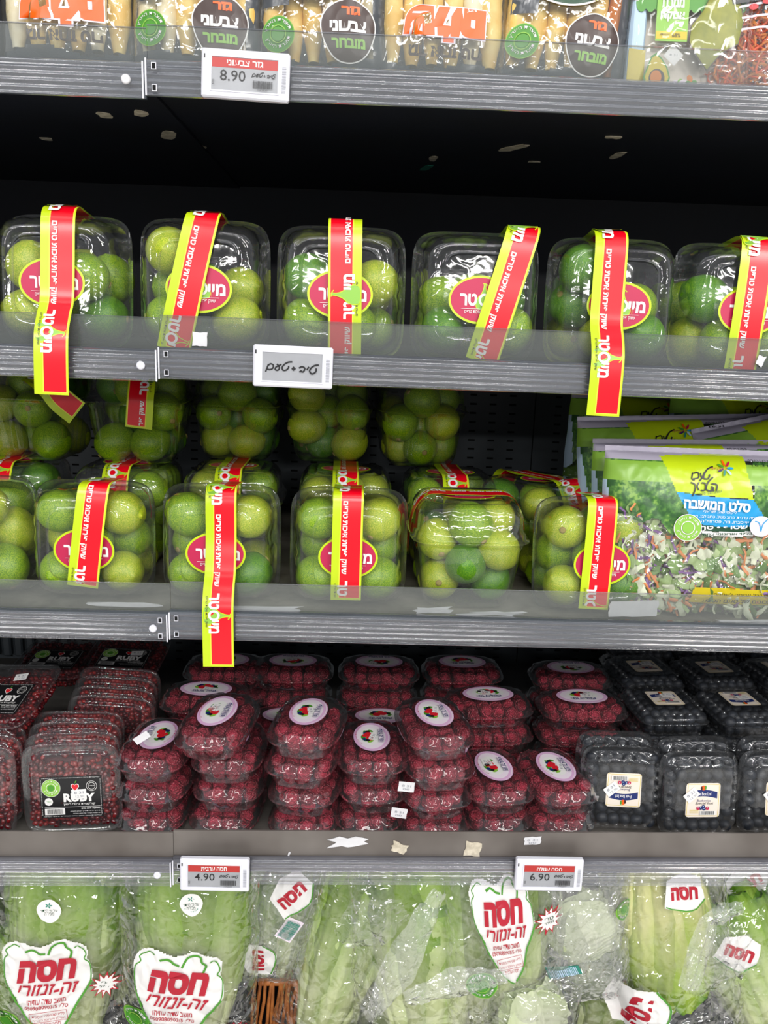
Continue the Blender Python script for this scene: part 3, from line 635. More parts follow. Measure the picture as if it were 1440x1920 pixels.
rasp_hi = ico(3, rasp_fn, 'raspberry_red', 'raspberry'); rasp_lo = ico(2, rasp_fn, 'raspberry_red', 'raspberry')
RB = []      # (importance, world matrix, label phrase)
def rasp_pack(M, label, short, flip=False, sticker=None, seed=0, imp=0, sk=None, front=True):
    root = thing('raspberry_punnet', label, 'punnet', M.to_translation(), M.to_euler(), 'clear raspberry punnets')
    obj('tray', ra_tray, root); ld = obj('lid', ra_lid, root); obj('oval_sticker', ra_lab[1 if flip else 0], ld, label='pale pink oval sticker printed with berries')
    if sk is not None: obj('price_sticker', price_sticker(.0398, *sk), ld, label='small white price sticker')
    q = random.Random(seed)
    for lay in range(2):
        for i in range(4):
            for j in range(6):
                if i in (0, 3) and j in (0, 5): continue
                a = (i-1.5)*.0196*(1 if lay else .88)+q.uniform(-.002, .002); b = (j-2.5)*.0192*(1 if lay else .88)+q.uniform(-.002, .002)
                edge = i in (0, 3) or j in (0, 5)
                L = Matrix.Translation((a, b, .0105+lay*.0135+q.uniform(-.001, .0012))) @ Euler((q.uniform(0, 6), q.uniform(0, 6), q.uniform(0, 6))).to_matrix().to_4x4() @ Matrix.Scale(q.uniform(.92, 1.06), 4)
                w = M @ L; vis = imp+(2 if lay else 0)+(1.5 if j == 0 or i in (0, 3) and abs(M.to_euler().z) > .8 else 0)
                RB.append((vis-(w.translation-CAMP).length, w, short))
D4 = lambda X: deck(3, X)
floors = ['bottom', 'second lowest', 'third from bottom', 'fourth from bottom', 'top']
def stack(px, py, n, rot, name, seed, Y=None, labels=None):
    q = random.Random(seed); X0 = atZ(px, py, .642+n*RHT); X = X0.x; Yc = Y if Y is not None else X0.y
    for i in range(n):
        top = i == n-1; M = Matrix.Translation((X+(0 if top else q.uniform(-.003, .003)), Yc+(0 if top else q.uniform(-.003, .003)), D4(X)+i*(RHT+.0003))) @ Matrix.Rotation(R(rot+(0 if top else q.uniform(-3, 3))), 4, 'Z')
        fl = 'top' if top else floors[i]; short = '%s punnet of the %s' % (fl, name)
        rasp_pack(M, 'clear raspberry punnet, %s of the %s' % (fl, name), short, flip=q.random() < .5 if not labels else labels, seed=seed*10+i, imp=(3 if top else 1) if Yc < .2 else (2 if top else 0), sk=(q.uniform(-.012, .008), q.uniform(-.008, .008), q.uniform(-.4, .4)+R(90)) if top else None)
    return X, Yc
ns = ['first', 'second', 'third', 'fourth', 'fifth', 'sixth', 'seventh']
for i, (px, py, n, rot) in enumerate([(290, 1388, 3, -3), (430, 1385, 3, 0), (577, 1345, 4, -9), (697, 1382, 3, 2), (817, 1352, 4, 9), (928, 1444, 2, 8), (1048, 1452, 2, 9)]):
    if n == 4: stack(px, py, n, rot, '%s front raspberry stack from left' % ns[i], 200+i, Y=.108)
    else: stack(px, py, n, rot, '%s front raspberry stack from left' % ns[i], 200+i, Y=.119)
# the extra punnet lying across the first two stacks
p = atZ(402, 1350, .642+3*RHT+RHT+.004); M = Matrix.Translation((p.x, .105, D4(p.x)+3*RHT+.003)) @ Euler((R(3), R(-2), R(-8))).to_matrix().to_4x4()
rasp_pack(M, 'clear raspberry punnet laid across the first two front stacks', 'punnet laid across the first two stacks', seed=290, imp=3, sk=(-.004, .006, R(80)))
for i, (px, py, n, rot, nm, Y) in enumerate([(395, 1268, 3, 88, 'stack behind the tilted top punnet', .262), (545, 1312, 2, 90, 'low stack behind the third front stack', .262), (712, 1312, 2, 91, 'low stack behind the fourth front stack', .262),
                                       (905, 1272, 3, 94, 'wide stack behind the sixth front stack', .255), (1076, 1282, 3, 92, 'wide stack behind the seventh front stack', .25),
                                       (552, 1224, 3, 90, 'back stack below the middle of the shelf', .372), (710, 1224, 3, 90, 'back stack right of centre', .372), (862, 1225, 3, 90, 'sideways back stack without visible label', .375), (1062, 1240, 3, 91, 'back stack beside the blueberries', .358), (425, 1228, 3, 90, 'back stack behind the hanging band', .372)]):
    X = atY(px, py, Y).x
    stack(px, py, n, rot, nm, 300+i, Y=Y)
RB.sort(key=lambda t: -t[0])
for v, w, short in RB[:300]:
    o = obj('raspberry', rasp_hi, None, 'red raspberry in the '+short, 'raspberry', 'raspberries in the '+short); o.matrix_world = w
mbr = MB(); lv = [v.co.copy() for v in rasp_lo.vertices]; lf = [list(p.vertices) for p in rasp_lo.polygons]
for v, w, short in RB[300:]: mbr.add([w @ p for p in lv], lf, 'raspberry_red')
mbr.build('raspberries', label='remaining red raspberries filling the lower and rear raspberry punnets', cat='raspberries', kind='stuff')
# ---- blueberry clamshells 108 x 116 x 40
BL = .040
bl_tray = shell([(.0215, -.002, 0), (.021, -.0022, 0), (.0205, .001, 0), (.019, .002, 1), (.004, .006, 1), (.001, .009, 0), (.0006, .013, 0), (.0012, .02, 0)], .052, .056, e=6, n=84, rib=.0004, ribn=7, mat='ribbed_plastic').mesh('tray')
def bl_lid():
    mb = shell([(.022, -.0022, 0), (.0228, -.002, 0), (.0235, .001, 0), (.029, .0022, 0), (.0305, .0042, 0), (.0315, .0065, 0), (.0335, .0085, 1), (.0365, .0105, 1), (.0385, .013, .4), (.039, .017, 0), (.0385, .02, 0), (.0385, .025, 0)], .052, .056, e=6, n=84, rib=.001, ribn=6)
    for sx in (-1, 1):      # dimples along the rim
        for k in range(6):
            for (cx, cy) in ((sx*.0435, (k-2.5)*.0125), ((k-2.5)*.0125, sx*.0475)):
                mb.grid([[(cx+r_*math.cos(a*math.pi/4), cy+r_*math.sin(a*math.pi/4), .0335+h) for a in range(8)] for r_, h in ((.0042, 0), (.0036, .0026), (.002, .0038), (.0003, .0041))], 'clear_plastic', cv=True)
    return mb.mesh('lid')
bl_lid_me = bl_lid()
def blue_art():
    a = Art(); rr_ = []
    for cx, cy, a0 in ((.019, .019, 0), (-.019, .019, 90), (-.019, -.019, 180), (.019, -.019, 270)):
        for t in (0, 30, 60, 90): rr_.append((cx+.004*math.cos(R(a0+t)), cy+.004*math.sin(R(a0+t))))
    a.poly(rr_, 'print_cream'); a.stroke([(x*.92, y*.92) for x, y in rr_[::2]], .0005, 'print_gold', closed=True)
    top = [(-.019+.038*i/10, .011+.003*math.sin(math.pi*i/10)) for i in range(11)]; bot = [(x, y-.0088) for x, y in top[::-1]]; a.poly(top+bot, 'print_navy')
    a.text('Fruit Box Ltd', 0, .0085, .021, .0042, 'print_white', bold=.01)
    a.ell(0, .0165, .003, .0035, 'print_orange', n=10); a.ell(-.0025, .016, .0014, .0026, 'print_brown', n=8); a.ell(.0028, .017, .0012, .003, 'print_green', n=8)
    a.text('Blueberries', .001, -.0005, .018, .003, 'print_navy'); a.text('Special fruit', .002, -.0045, .024, .0045, 'print_black', shear=.35)
    for x, y in ((-.003, -.0105), (.0015, -.0115), (.0005, -.0085), (-.0065, -.0105), (.006, -.0105)): a.ell(x, y, .0024, .0023, 'print_navy' if abs(x) < .005 else 'print_magenta', n=12); a.ell(x, y+.0005, .0008, .0007, 'print_skyblue', n=6)
    for k in range(4): a.rect(-.018, -.013-k*.0012, -.006, -.0126-k*.0012, 'print_gold')
    a.rect(-.004, -.0195, .017, -.0138, 'print_white'); a.bars(-.003, -.019, .016, -.0142, 'print_black', n=20); return a
bl_lab = [sticker_mesh(blue_art(), .0388, -.003, 0, 'square_label'), sticker_mesh(blue_art(), .0388, .003, math.pi, 'square_label')]
bb = ico(2, lambda p: Vector((p.x*.0083, p.y*.0083, p.z*.0072 if p.z < .9 else .0058)), 'blueberry_blue', 'blueberry')
bbv = [v.co.copy() for v in bb.vertices]; bbf = [list(p.vertices) for p in bb.polygons]
BB = []
def blue_pack(M, label, short, flip=False, seed=0, imp=0, sk=True):
    root = thing('blueberry_punnet', label, 'punnet', M.to_translation(), M.to_euler(), 'clear blueberry punnets')
    obj('tray', bl_tray, root); ld = obj('lid', bl_lid_me, root); obj('square_label', bl_lab[1 if flip else 0], ld, label='cream square label with a navy ribbon')
    q = random.Random(seed)
    if sk: obj('price_sticker', price_sticker(.0388, -.016 if imp else .006, .004 if imp else .004, R(40 if imp else 10)), ld, label='small white price sticker')
    for lay in range(2):
        for i in range(6):
            for j in range(6):
                w = M @ Matrix.Translation(((i-2.5)*.0158*(1 if lay else .93)+q.uniform(-.0015, .0015), (j-2.5)*.0168*(1 if lay else .93)+q.uniform(-.0015, .0015), .009+lay*.0155+q.uniform(-.001, .002))) @ Euler((q.uniform(-.9, .9), q.uniform(-.9, .9), 0)).to_matrix().to_4x4() @ Matrix.Scale(q.uniform(.9, 1.08), 4)
                BB.append((imp+lay*2+(1 if j == 0 else 0)-(w.translation-CAMP).length, w, short, ('%s row up, %s from left' % (ns[j], ns[i])) if lay and imp > 0 else None))
def leaning(px, yb, Y, w2, hh, lean, yaw=0, thick=.04):
    """a pack standing on its edge, lid to the front, leaning back"""
    X = atY(px, yb, Y).x; Rm = Euler((R(90-lean), 0, R(yaw)), 'XYZ').to_matrix(); nrm = Rm @ Vector((0, 0, 1)); upv = Rm @ Vector((0, 1, 0))
    base = Vector((X, Y, D4(X)+.001+thick*math.sin(R(lean)))); return Matrix.Translation(base+upv*hh-nrm*thick) @ Rm.to_4x4()
for i, (px, Y, yaw, fl, txt) in enumerate([(1172, .062, -3, True, 'blueberry punnet standing on edge, left of two front ones, label upside down'), (1325, .05, 2, False, 'blueberry punnet standing on edge, label upright with navy ribbon on top'), (1475, .055, 3, False, 'blueberry punnet standing on edge, cropped at right, front row'),
                                     (1155, .112, -2, False, 'blueberry punnet standing behind the left upside-down-labelled one'), (1308, .1, 3, True, 'blueberry punnet standing behind the upright-labelled front one'), (1460, .105, 2, True, 'blueberry punnet standing behind the cropped right front one')]):
    blue_pack(leaning(px, 1500, Y+(.012 if i < 3 else .006), .052, .0575, 9 if i < 3 else 7, yaw), txt, ('left front', 'middle front', 'right front', 'left rear', 'middle rear', 'right rear')[i]+' standing punnet', fl, 400+i, 4 if i < 3 else 1, sk=i < 3)
pos = ['left front', 'right front', 'left middle', 'right middle', 'far right middle', 'left rear', 'right rear', 'far right rear']
for i, (px, py, Y, rot, n) in enumerate([(1243, 1320, .255, 4, 3), (1385, 1335, .25, 4, 3), (1205, 1258, .375, 5, 3), (1335, 1265, .375, 5, 3), (1462, 1275, .372, 5, 3), (1190, 1232, .495, 3, 3), (1305, 1236, .495, 3, 3), (1425, 1240, .495, 3, 3)]):
    for lv_ in range(n):
        q = random.Random(500+i*7+lv_); X = atY(px, py, Y).x+(q.uniform(-.006, .006) if lv_ < n-1 else 0)
        M = Matrix.Translation((X, Y, D4(X)+lv_*(BL+.0005))) @ Matrix.Rotation(R(rot+q.uniform(-3, 3)), 4, 'Z')
        fl = 'top' if lv_ == n-1 else ('middle', 'bottom')[lv_ == 0]
        blue_pack(M, 'flat blueberry punnet, %s of the %s stack' % (fl, pos[i]), '%s punnet of the %s blueberry stack' % (fl, pos[i]), flip=(i % 3 == 1), seed=520+i*5+lv_, imp=0 if lv_ == n-1 else -3, sk=lv_ == n-1)
BB.sort(key=lambda t: -t[0])
for v, w, short, wh in BB[:300]:
    o = obj('blueberry', bb, None, ('blueberry in '+wh+', '+short) if wh else 'dark blueberry in the '+short, 'blueberry', 'blueberries in the '+short); o.matrix_world = w
mbr = MB()
for v, w, short, wh in BB[300:]: mbr.add([w @ p for p in bbv], bbf, 'blueberry_blue')
mbr.build('blueberries', label='remaining dark blueberries filling the rear blueberry punnets', cat='blueberries', kind='stuff')
# ---- pomegranate seed packs 126 x 122 x 30
po_tray = shell([(.0215, -.003, 0), (.0205, -.003, 0), (.0205, .001, 0), (.018, .003, 1), (.003, .007, 1), (.0005, .01, 0), (.0, .014, 0), (.0008, .02, 0)], .060, .058, e=6.5, n=96, rib=.0003, ribn=8).mesh('tray')
po_lid = shell([(.022, -.003, 0), (.0235, -.003, 0), (.0242, -.0015, 0), (.0245, .003, 0), (.0235, .0055, 0), (.0238, .008, 0), (.0262, .0095, 0), (.0266, .012, 0), (.0266, .02, 0)], .060, .058, e=6.5, n=96).mesh('lid')
def ruby_art():
    a = Art(); w, h = .0335, .0235; a.rect(-w, -h, w, h, 'print_black')
    for y in (-h+.0016, h-.0016): a.text(H('קולקציית גרגרי רימון טריים מובחרים ארוזים בקפידה'), 0, y, 2*w*.93, .0012, 'print_white')
    for x in (-w+.0016, w-.0016): a.text(H('גרגרי רימון טריים מובחרים ארוזים'), x, 0, 2*h*.85, .0011, 'print_white', rot=R(90))
    cx, cy = -.0215, .011; a.ell(cx, cy, .0102, .0102, 'print_white'); a.ell(cx, cy, .0098, .0098, 'print_softgreen'); a.ell(cx, cy, .0052, .0052, 'print_white', ring=.9); a.ell(cx, cy, .0036, .0036, 'print_green')
    a.arc_text(H('תוצרת הארץ'), cx, cy, .0074, R(160), R(20), .0022, 'print_white'); a.arc_text(H('תוצרת הארץ'), cx, cy, .0074, R(200), R(340), .0022, 'print_white', inside=True)
    a.ell(-.0245, -.0045, .0044, .0044, 'print_white'); a.text(H('כשר'), -.0245, -.0045, .005, .002, 'print_green')
    a.text('RUBY', .0085, -.0005, .034, .0098, 'print_white', bold=.05)
    hx, hy = .0045, .0115
    for s_, c in ((1, 'print_white'), (.82, 'print_strawberry')): a.poly([(hx+s_*.0047*x, hy+s_*.0047*y) for x, y in ((0, -1), (.55, -.5), (.95, .1), (.9, .6), (.5, .85), (.12, .7), (0, .45), (-.12, .7), (-.5, .85), (-.9, .6), (-.95, .1), (-.55, -.5))], c)
    a.poly([(.0045, .0155), (.0055, .0165), (.007, .0195), (.0052, .0185)], 'print_green')
    a.ell(.0225, .0125, .0058, .0058, 'print_white', ring=.93); a.ell(.0225, .0125, .004, .004, 'print_white', ring=.9); a.text(H('מהדרין'), .0225, .0125, .006, .0016, 'print_white')
    a.text(H('קולקציית גרגרי רימון'), .0085, -.0078, .034, .0032, 'print_white', bold=.01); a.rect(-.029, -.0108, .031, -.0105, 'print_white')
    a.rect(-.029, -.0192, -.0075, -.012, 'print_white'); a.bars(-.0265, -.0185, -.009, -.0127, 'print_black', n=24, seed=3)
    a.text(H('משקל: 250 גרם'), .0205, -.0128, .02, .0026, 'print_white', bold=.02); a.text(H('תאריך אריזה ותאריך אחרון לשיווק'), .0145, -.0158, .032, .0015, 'print_white'); a.text(H('יש לשמור בקירור עד ארבע מעלות'), .016, -.0184, .029, .0015, 'print_white')
    a.it = [([(x*1.18, y*1.18) for x, y in V], Fs, c, l) for V, Fs, c, l in a.it]; return a
po_lab = sticker_mesh(ruby_art(), .0268, -.010, 0, 'black_label')
ar = ico(1, lambda p: Vector((p.x*.0037, p.y*.0034, p.z*.0052)), 'aril_red', 'aril'); arv = [v.co.copy() for v in ar.vertices]; arf = [list(p.vertices) for p in ar.polygons]
def aril_mesh(seed, fill=1.0):
    q = random.Random(seed); mb = MB(); nx, ny = 15, 14
    for lay, z in enumerate((.021, .0165)):
        for i in range(nx):
            for j in range(ny):
                if j > ny*fill-1+q.uniform(-1.2, 1.0): continue
                x = (i-(nx-1)/2)*.0073+q.uniform(-.0022, .0022); y = (j-(ny-1)/2)*.0074+q.uniform(-.0022, .0022)
                Mx = Matrix.Translation((x, y, z+q.uniform(-.0018, .0018))) @ Euler((q.uniform(0, 6), q.uniform(0, 6), q.uniform(0, 6))).to_matrix().to_4x4() @ Matrix.Scale(q.uniform(.85, 1.15), 4)
                mb.add([Mx @ p for p in arv], arf, 'aril_red')
    for k in range(64):   # along the side walls
        for zz in (.006, .0115):
            x, y, t = outline(.0515, .0495, 6, 64)[k]
            if y > .0495*(fill*2-1)+.002: continue
            Mx = Matrix.Translation((x+q.uniform(-.001, .001), y+q.uniform(-.001, .001), zz+q.uniform(-.001, .001))) @ Euler((q.uniform(0, 6), q.uniform(0, 6), q.uniform(0, 6))).to_matrix().to_4x4(); mb.add([Mx @ p for p in arv], arf, 'aril_red')
    mb.box(-.048, .048, -.046, .046*(fill*2-1), .003, .0135, 'aril_dark')
    return mb.mesh('pomegranate_seeds')
ar_me = [aril_mesh(1, .9), aril_mesh(2, 1)]
def pom_pack(M, label, short, seed=0, fill=0, lab=True, sk=None):
    root = thing('pomegranate_pack', label, 'pack', M.to_translation(), M.to_euler(), 'clear packs of pomegranate seeds')
    obj('tray', po_tray, root); ld = obj('lid', po_lid, root)
    if lab: obj('black_label', po_lab, ld, label='black printed label with a green seal')
    if sk: obj('price_sticker', price_sticker(.0268, *sk), ld, label='small white price sticker')
    o = obj('pomegranate_seeds', ar_me[fill], None, 'loose red pomegranate seeds filling the '+short, 'seeds', None, 'stuff', M.to_translation(), M.to_euler())
def lean2(px, Y, lean, yaw, roll=0, dz=0, thick=.027):
    X = atY(px, 1480, Y).x; Rm = Euler((R(90-lean), 0, R(yaw)), 'XYZ').to_matrix() @ Matrix.Rotation(R(roll), 3, 'Z'); nrm = Rm @ Vector((0, 0, 1)); upv = Rm @ Vector((0, 1, 0))
    return Matrix.Translation(Vector((X, Y, D4(X)+.002+dz+thick*math.sin(R(lean))))+upv*.061-nrm*thick) @ Rm.to_4x4()
pom_pack(lean2(134, .072, 6, 1, 2.5), 'front pomegranate seed pack standing upright with full black label', 'front upright pomegranate pack', 1, 0, True, (.010, -.006, R(2)))
for i, (px, Y) in enumerate([(138, .101), (142, .131), (148, .161)]): pom_pack(lean2(px, Y, 6, 1, 2-i), 'upright pomegranate pack, %s behind the front labelled one' % ('first', 'second', 'third')[i], '%s pack behind the front pomegranate pack' % ('first', 'second', 'third')[i], i, 1, False)
for i, (px, Y, dz) in enumerate([(205, .2, .0), (210, .23, .0), (216, .26, .002), (224, .29, .004)]): pom_pack(lean2(px, Y, 5, -1, -2, dz+.006), 'upright pomegranate pack, %s of the rear group right of the front one' % ('foremost', 'second', 'third', 'hindmost')[i], '%s pack of the rear pomegranate group' % ('foremost', 'second', 'third', 'hindmost')[i], i, 1, False)
for i, (px, Y) in enumerate([(-8, .065), (10, .095), (22, .125), (34, .155), (45, .185), (56, .215), (66, .245)]): pom_pack(lean2(px-62, Y, 6, -2, 0), 'upright pomegranate pack in the left edge row, %s from the front' % ns[i], '%s pack of the left edge pomegranate row' % ns[i], i, i % 2, i == 0)
def pom_at(px, py, Y, rot, sk=None, *a, **k):
    p = atY(px, py, Y); return Matrix.Translation(p) @ Euler(rot).to_matrix().to_4x4()
pom_pack(pom_at(238, 1254, .385, (R(10), 0, R(-3))), 'flat pomegranate pack at the back with label, right one', 'right flat rear pomegranate pack', 3, 1, True, (.018, .004, R(5)))
pom_pack(pom_at(112, 1256, .39, (R(9), R(-2), R(-4))), 'flat pomegranate pack at the back, left one partly covered', 'left flat rear pomegranate pack', 4, 1, True)
pom_pack(pom_at(22, 1325, .20, (R(22), R(-7), R(-14))), 'tilted pomegranate pack lying on the row at the left edge', 'tilted pomegranate pack at left edge', 5, 0, True, (.01, .03, R(10)))

# ================================================================ ELECTRONIC PRICE TAGS
def script_strokes(a, cx, cy, s, w, col='print_black'):
    P = lambda L: [(cx+(x-720)/9.0*s, cy-(y-360)/9.0*s) for x, y in L]
    for L in ([(240, 455), (262, 395), (290, 318)], [(278, 345), (330, 308), (378, 335), (365, 390), (315, 412), (270, 404)], [(440, 305), (478, 345), (488, 385), (455, 418), (412, 405), (425, 365), (470, 340), (525, 308)],
              [(718, 258), (650, 265), (580, 305), (538, 365), (556, 412), (610, 408), (652, 365), (650, 332)], [(842, 362), (895, 335), (945, 360), (935, 405), (905, 435)], [(852, 436), (880, 408), (905, 435)],
              [(1022, 332), (1000, 362), (985, 390)], [(1200, 293), (1135, 300), (1065, 345), (1035, 405), (1070, 452), (1125, 435), (1152, 395), (1148, 350)]): a.stroke(P(L), w, col)
    a.poly(P([(745, 335), (788, 378), (745, 418), (703, 378)]), col)
def price_tag(px, py, k, title, price, label, roll=0):
    Y = YO[k]-.0145; p = atY(px, py, Y); root = thing('price_tag', label, 'price tag', p, (R(-2), R(roll), 0), 'electronic shelf price tags')
    mb = MB(); mb.box(-.0425, .0425, 0, .0085, -.022, .022, 'tag_plastic', bev=.0016); body = mb.build('tag_body', root, smooth=False)
    mb = MB(); f = lambda x, y, o: (x, -o, y)
    for a_, b_, c_, d_ in ((-.0337, .0327, .0146, .0158), (-.0337, .0327, -.0166, -.0154), (-.0337, -.0325, -.0154, .0146), (.0315, .0327, -.0154, .0146)): mb.box(a_, b_, -.0009, .0002, c_, d_, 'tag_plastic')
    mb.build('screen_bezel', body, smooth=False)
    a = Art(); a.rect(-.0325, -.0154, .0315, .0146, 'screen_grey')
    if title:
        a.rect(-.0320, .0052, .0310, .0142, 'screen_red'); a.text(H(title), -.0005, .0096, .0035*len(title), .0052, 'print_white', bold=.02)
        a.text(price, -.012, -.0018, .0245, .0098, 'print_black', bold=.005); script_strokes(a, .018, 0, .00022, .0007)
        a.bars(.0076, -.0122, .027, -.0052, 'print_black', n=24); a.text('1042830', .017, -.0136, .010, .0012, 'print_black')
        a.text('NIS', -.0305, -.0085, .0045, .002, 'print_black', rot=R(90))
    else: script_strokes(a, -.0005, -.0008, .000532, .0017)
    mb = MB(); a.emit(mb, f); mb.build('display', body, smooth=False)
    a = Art(); a.rect(-.0403, .0125, -.0388, .0165, 'print_black'); a.text('(( scanco', -.0395, 0, .012, .0014, 'print_grey', rot=R(90)) if False else None
    mb = MB(); a.emit(mb, f); mb.build('indicator_window', body, smooth=False); a = Art()
    a.bars(.0352, -.0148, .0394, .0103, 'print_grey', n=26, vertical=False); mb = MB(); a.emit(mb, f); mb.build('printed_marks', body, smooth=False)
price_tag(460, 140, 0, 'גזר צבעוני', '8.90', 'electronic price tag reading 8.90 on the topmost rail', 1.6)
price_tag(549, 688, 1, None, None, 'electronic price tag with only handwriting lettering, no price, upper lime rail', .8)
price_tag(402, 1642, 3, 'חסה ערבית', '4.90', 'electronic price tag reading 4.90 above the left lettuce bags', .6)
price_tag(1030, 1642, 3, 'חסה עגולה', '6.90', 'electronic price tag reading 6.90 above the right lettuce bags', .3)

# ================================================================ BAGS
def inpoly(x, y, P):
    c = False; j = len(P)-1
    for i in range(len(P)):
        if (P[i][1] > y) != (P[j][1] > y) and x < (P[j][0]-P[i][0])*(y-P[i][1])/(P[j][1]-P[i][1])+P[i][0]: c = not c
        j = i
    return c
def pillow(w, h, t, crink, seed, side=1, fold=1.0):
    """front (side=1) or back of a filled bag; fn(x, z, offset) on the film"""
    def fn(x, z, o):
        u = min(abs(2*x/w), 1); v = min(abs(2*z/h-1), 1)
        d = t*(max(0, 1-u**3.2)**.55)*(max(0, 1-v**4)**.55)
        p = Vector((x*9+seed*3.1, z*9, seed*1.7+side)); q = Vector((x*34+seed, z*26, seed*2.3+side))
        c = noise.noise(p)*.9+abs(noise.noise(q))*.55-abs(noise.noise(q*2.1+Vector((3, 1, 4))))*.3
        dx = crink*.5*noise.noise(Vector((z*22, seed, side*0)))*(.4+.6*u)
        return (x+dx, -side*(d+crink*c*(.35+.65*min(1, (1-u)*5)*min(1, (1-v)*6))+o), z)
    return fn
def film(name, root, w, h, t, crink, seed, nu=70, nv=90, mat='bag_film', cell=None, back='bag_film', label=None):
    fn = pillow(w, h, t, crink, seed); mb = MB()
    G = [[fn(-w/2+w*i/nu, h*j/nv, 0) for j in range(nv+1)] for i in range(nu+1)]
    mb.grid(G, (lambda i, j: cell(-w/2+w*(i+.5)/nu, h*(j+.5)/nv)) if cell else mat)
    fb = pillow(w, h, t, crink, seed, -1); mb.grid([[fb(-w/2+w*i/30, h*j/36, 0) for j in range(37)] for i in range(31)], back, flip=True)
    mb.build(name, root, label=label); return fn
def patch(mb, fn, P, mat, n=70, off=.0004):
    x0, x1 = min(p[0] for p in P), max(p[0] for p in P); z0, z1 = min(p[1] for p in P), max(p[1] for p in P)
    G = [[fn(x0+(x1-x0)*i/n, z0+(z1-z0)*j/n, off) for j in range(n+1)] for i in range(n+1)]
    mb.grid(G, lambda i, j: mat if inpoly(x0+(x1-x0)*(i+.5)/n, z0+(z1-z0)*(j+.5)/n, P) else None)
def seal(a, cx, cy, r, base='print_green', rim='print_softgreen'):
    a.ell(cx, cy, r, r, rim, n=40); a.ell(cx, cy, r*.95, r*.95, base, n=40); a.ell(cx, cy, r*.5, r*.5, rim, ring=.88); a.ell(cx, cy, r*.4, r*.4, base)
    a.arc_text(H('תוצרת הארץ'), cx, cy, r*.73, R(165), R(15), r*.22, 'print_palepink'); a.arc_text(H('תוצרת הארץ'), cx, cy, r*.73, R(195), R(345), r*.22, 'print_palepink', inside=True)
# ---- carrots standing in the top shelf bags
def carrot(mat, L, r, seed):
    mb = MB(); q = random.Random(seed)
    P = [[((r*(.5+.5*min(1, f*5) if f < .2 else 1-.35*(f-.2)))*(1+.03*math.sin(f*60+seed))*math.cos(a*math.pi/7)*(1 if f < .97 else .6), (r*(.5+.5*min(1, f*5) if f < .2 else 1-.35*(f-.2)))*(1+.03*math.sin(f*60+seed))*math.sin(a*math.pi/7)*(1 if f < .97 else .6), L*f) for a in range(14)] for f in [i/22 for i in range(23)]]
    mb.grid(P, mat, cv=True); mb.add(P[0][::-1], [list(range(14))], mat); mb.add(P[-1], [list(range(14))], mat); return mb.mesh('carrot')
ca_me = [carrot('carrot_yellow', .19, .0125, 1), carrot('carrot_white', .185, .013, 2), carrot('carrot_orange', .19, .012, 3), carrot('carrot_yellow', .18, .014, 5)]
cn = {0: 'yellow', 1: 'pale', 2: 'orange', 3: 'thick yellow'}
def carrot_bag(px, k, kind, label, short, seed, tilt=0, yaw=0):
    w, h, t = .137, .215, .024; Y = .052+t; X = atY(px, 60, Y-t).x; q = random.Random(seed)
    rot = (R(-6), R(tilt), R(yaw)); root = thing('carrot_bag', label, 'bag', (X, Y, deck(0, X)+.001), rot, 'film bags of coloured carrots'); M = Matrix.Translation((X, Y, deck(0, X)+.001)) @ Euler(rot).to_matrix().to_4x4()
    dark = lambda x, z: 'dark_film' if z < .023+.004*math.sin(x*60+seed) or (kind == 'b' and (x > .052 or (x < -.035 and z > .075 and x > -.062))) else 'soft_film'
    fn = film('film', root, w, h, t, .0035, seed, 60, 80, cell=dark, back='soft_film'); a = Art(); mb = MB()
    if kind == 'a':
        a.text(H('שלום'), 0, .062, .088, .036, 'print_palepink', rot=math.pi, bold=.16); a.text(H('שלום'), 0, .062, .086, .034, 'print_orange', rot=math.pi, bold=.1); a.text(H('גזר ארוז טרי'), .002, .036, .078, .011, 'print_brown', rot=math.pi, bold=.05)
    else:
        blob = [(.027+.028*math.cos(R(b))*(1+.06*math.sin(R(b*3))), .051+.030*math.sin(R(b))) for b in range(0, 360, 10)]
        patch(mb, fn, blob, 'print_brown'); a.stroke(blob, .0012, 'print_white', closed=True)
        a.text(H('גזר'), .030, .070, .020, .0085, 'print_orange', bold=.05); a.text(H('צבעוני'), .027, .055, .038, .0105, 'print_white', bold=.05); a.text(H('מובחר'), .027, .039, .035, .0095, 'print_softgreen', bold=.05)
        seal(a, -.046, .048, .0175)
        lens = [(-.006+.046*math.cos(R(b)), .116+.03*math.sin(R(b))) for b in range(0, 360, 12)]; patch(mb, fn, lens, 'print_darkgreen'); a.stroke(lens, .0018, 'print_white', closed=True)
        for i in range(7): a.stroke([(-.03+.01*i+q.uniform(-.003, .003), .092+q.uniform(0, .01)), (-.025+.01*i, .107), (-.02+.009*i, .12)], .0055, q.choice(['print_orange', 'print_gold', 'print_cream', 'print_magenta']))
        for i in range(5): a.stroke([(-.03+.004*i, .08-.0032*i), (-.0275+.004*i, .0785-.0032*i)], .0016, 'print_white'); a.stroke([(.046+.001*i, .083+.004*i), (.0465+.001*i, .085+.004*i)], .0014, 'print_white')
        a.poly([(-.012, .069), (-.005, .064), (-.013, .061)], 'print_white')
    a.emit(mb, lambda x, y, o: fn(x, y, o+.0005)); mb.build('printed_design', root)
    for i in range(6):
        j = q.choice([0, 0, 1, 2, 3]) if kind == 'b' else q.choice([0, 1, 1, 3]); lx = -.052+i*.0208
        o = obj('carrot', ca_me[j], None, '%s carrot, %s from left in the %s' % (cn[j], ns[i], short), 'carrot', 'carrots in the '+short)
        o.matrix_world = M @ Matrix.Translation((lx, q.uniform(-.006, .003), .028)) @ Euler((0, R(q.uniform(-3, 3)), q.uniform(0, 6))).to_matrix().to_4x4() @ Matrix.Scale(.88, 4)
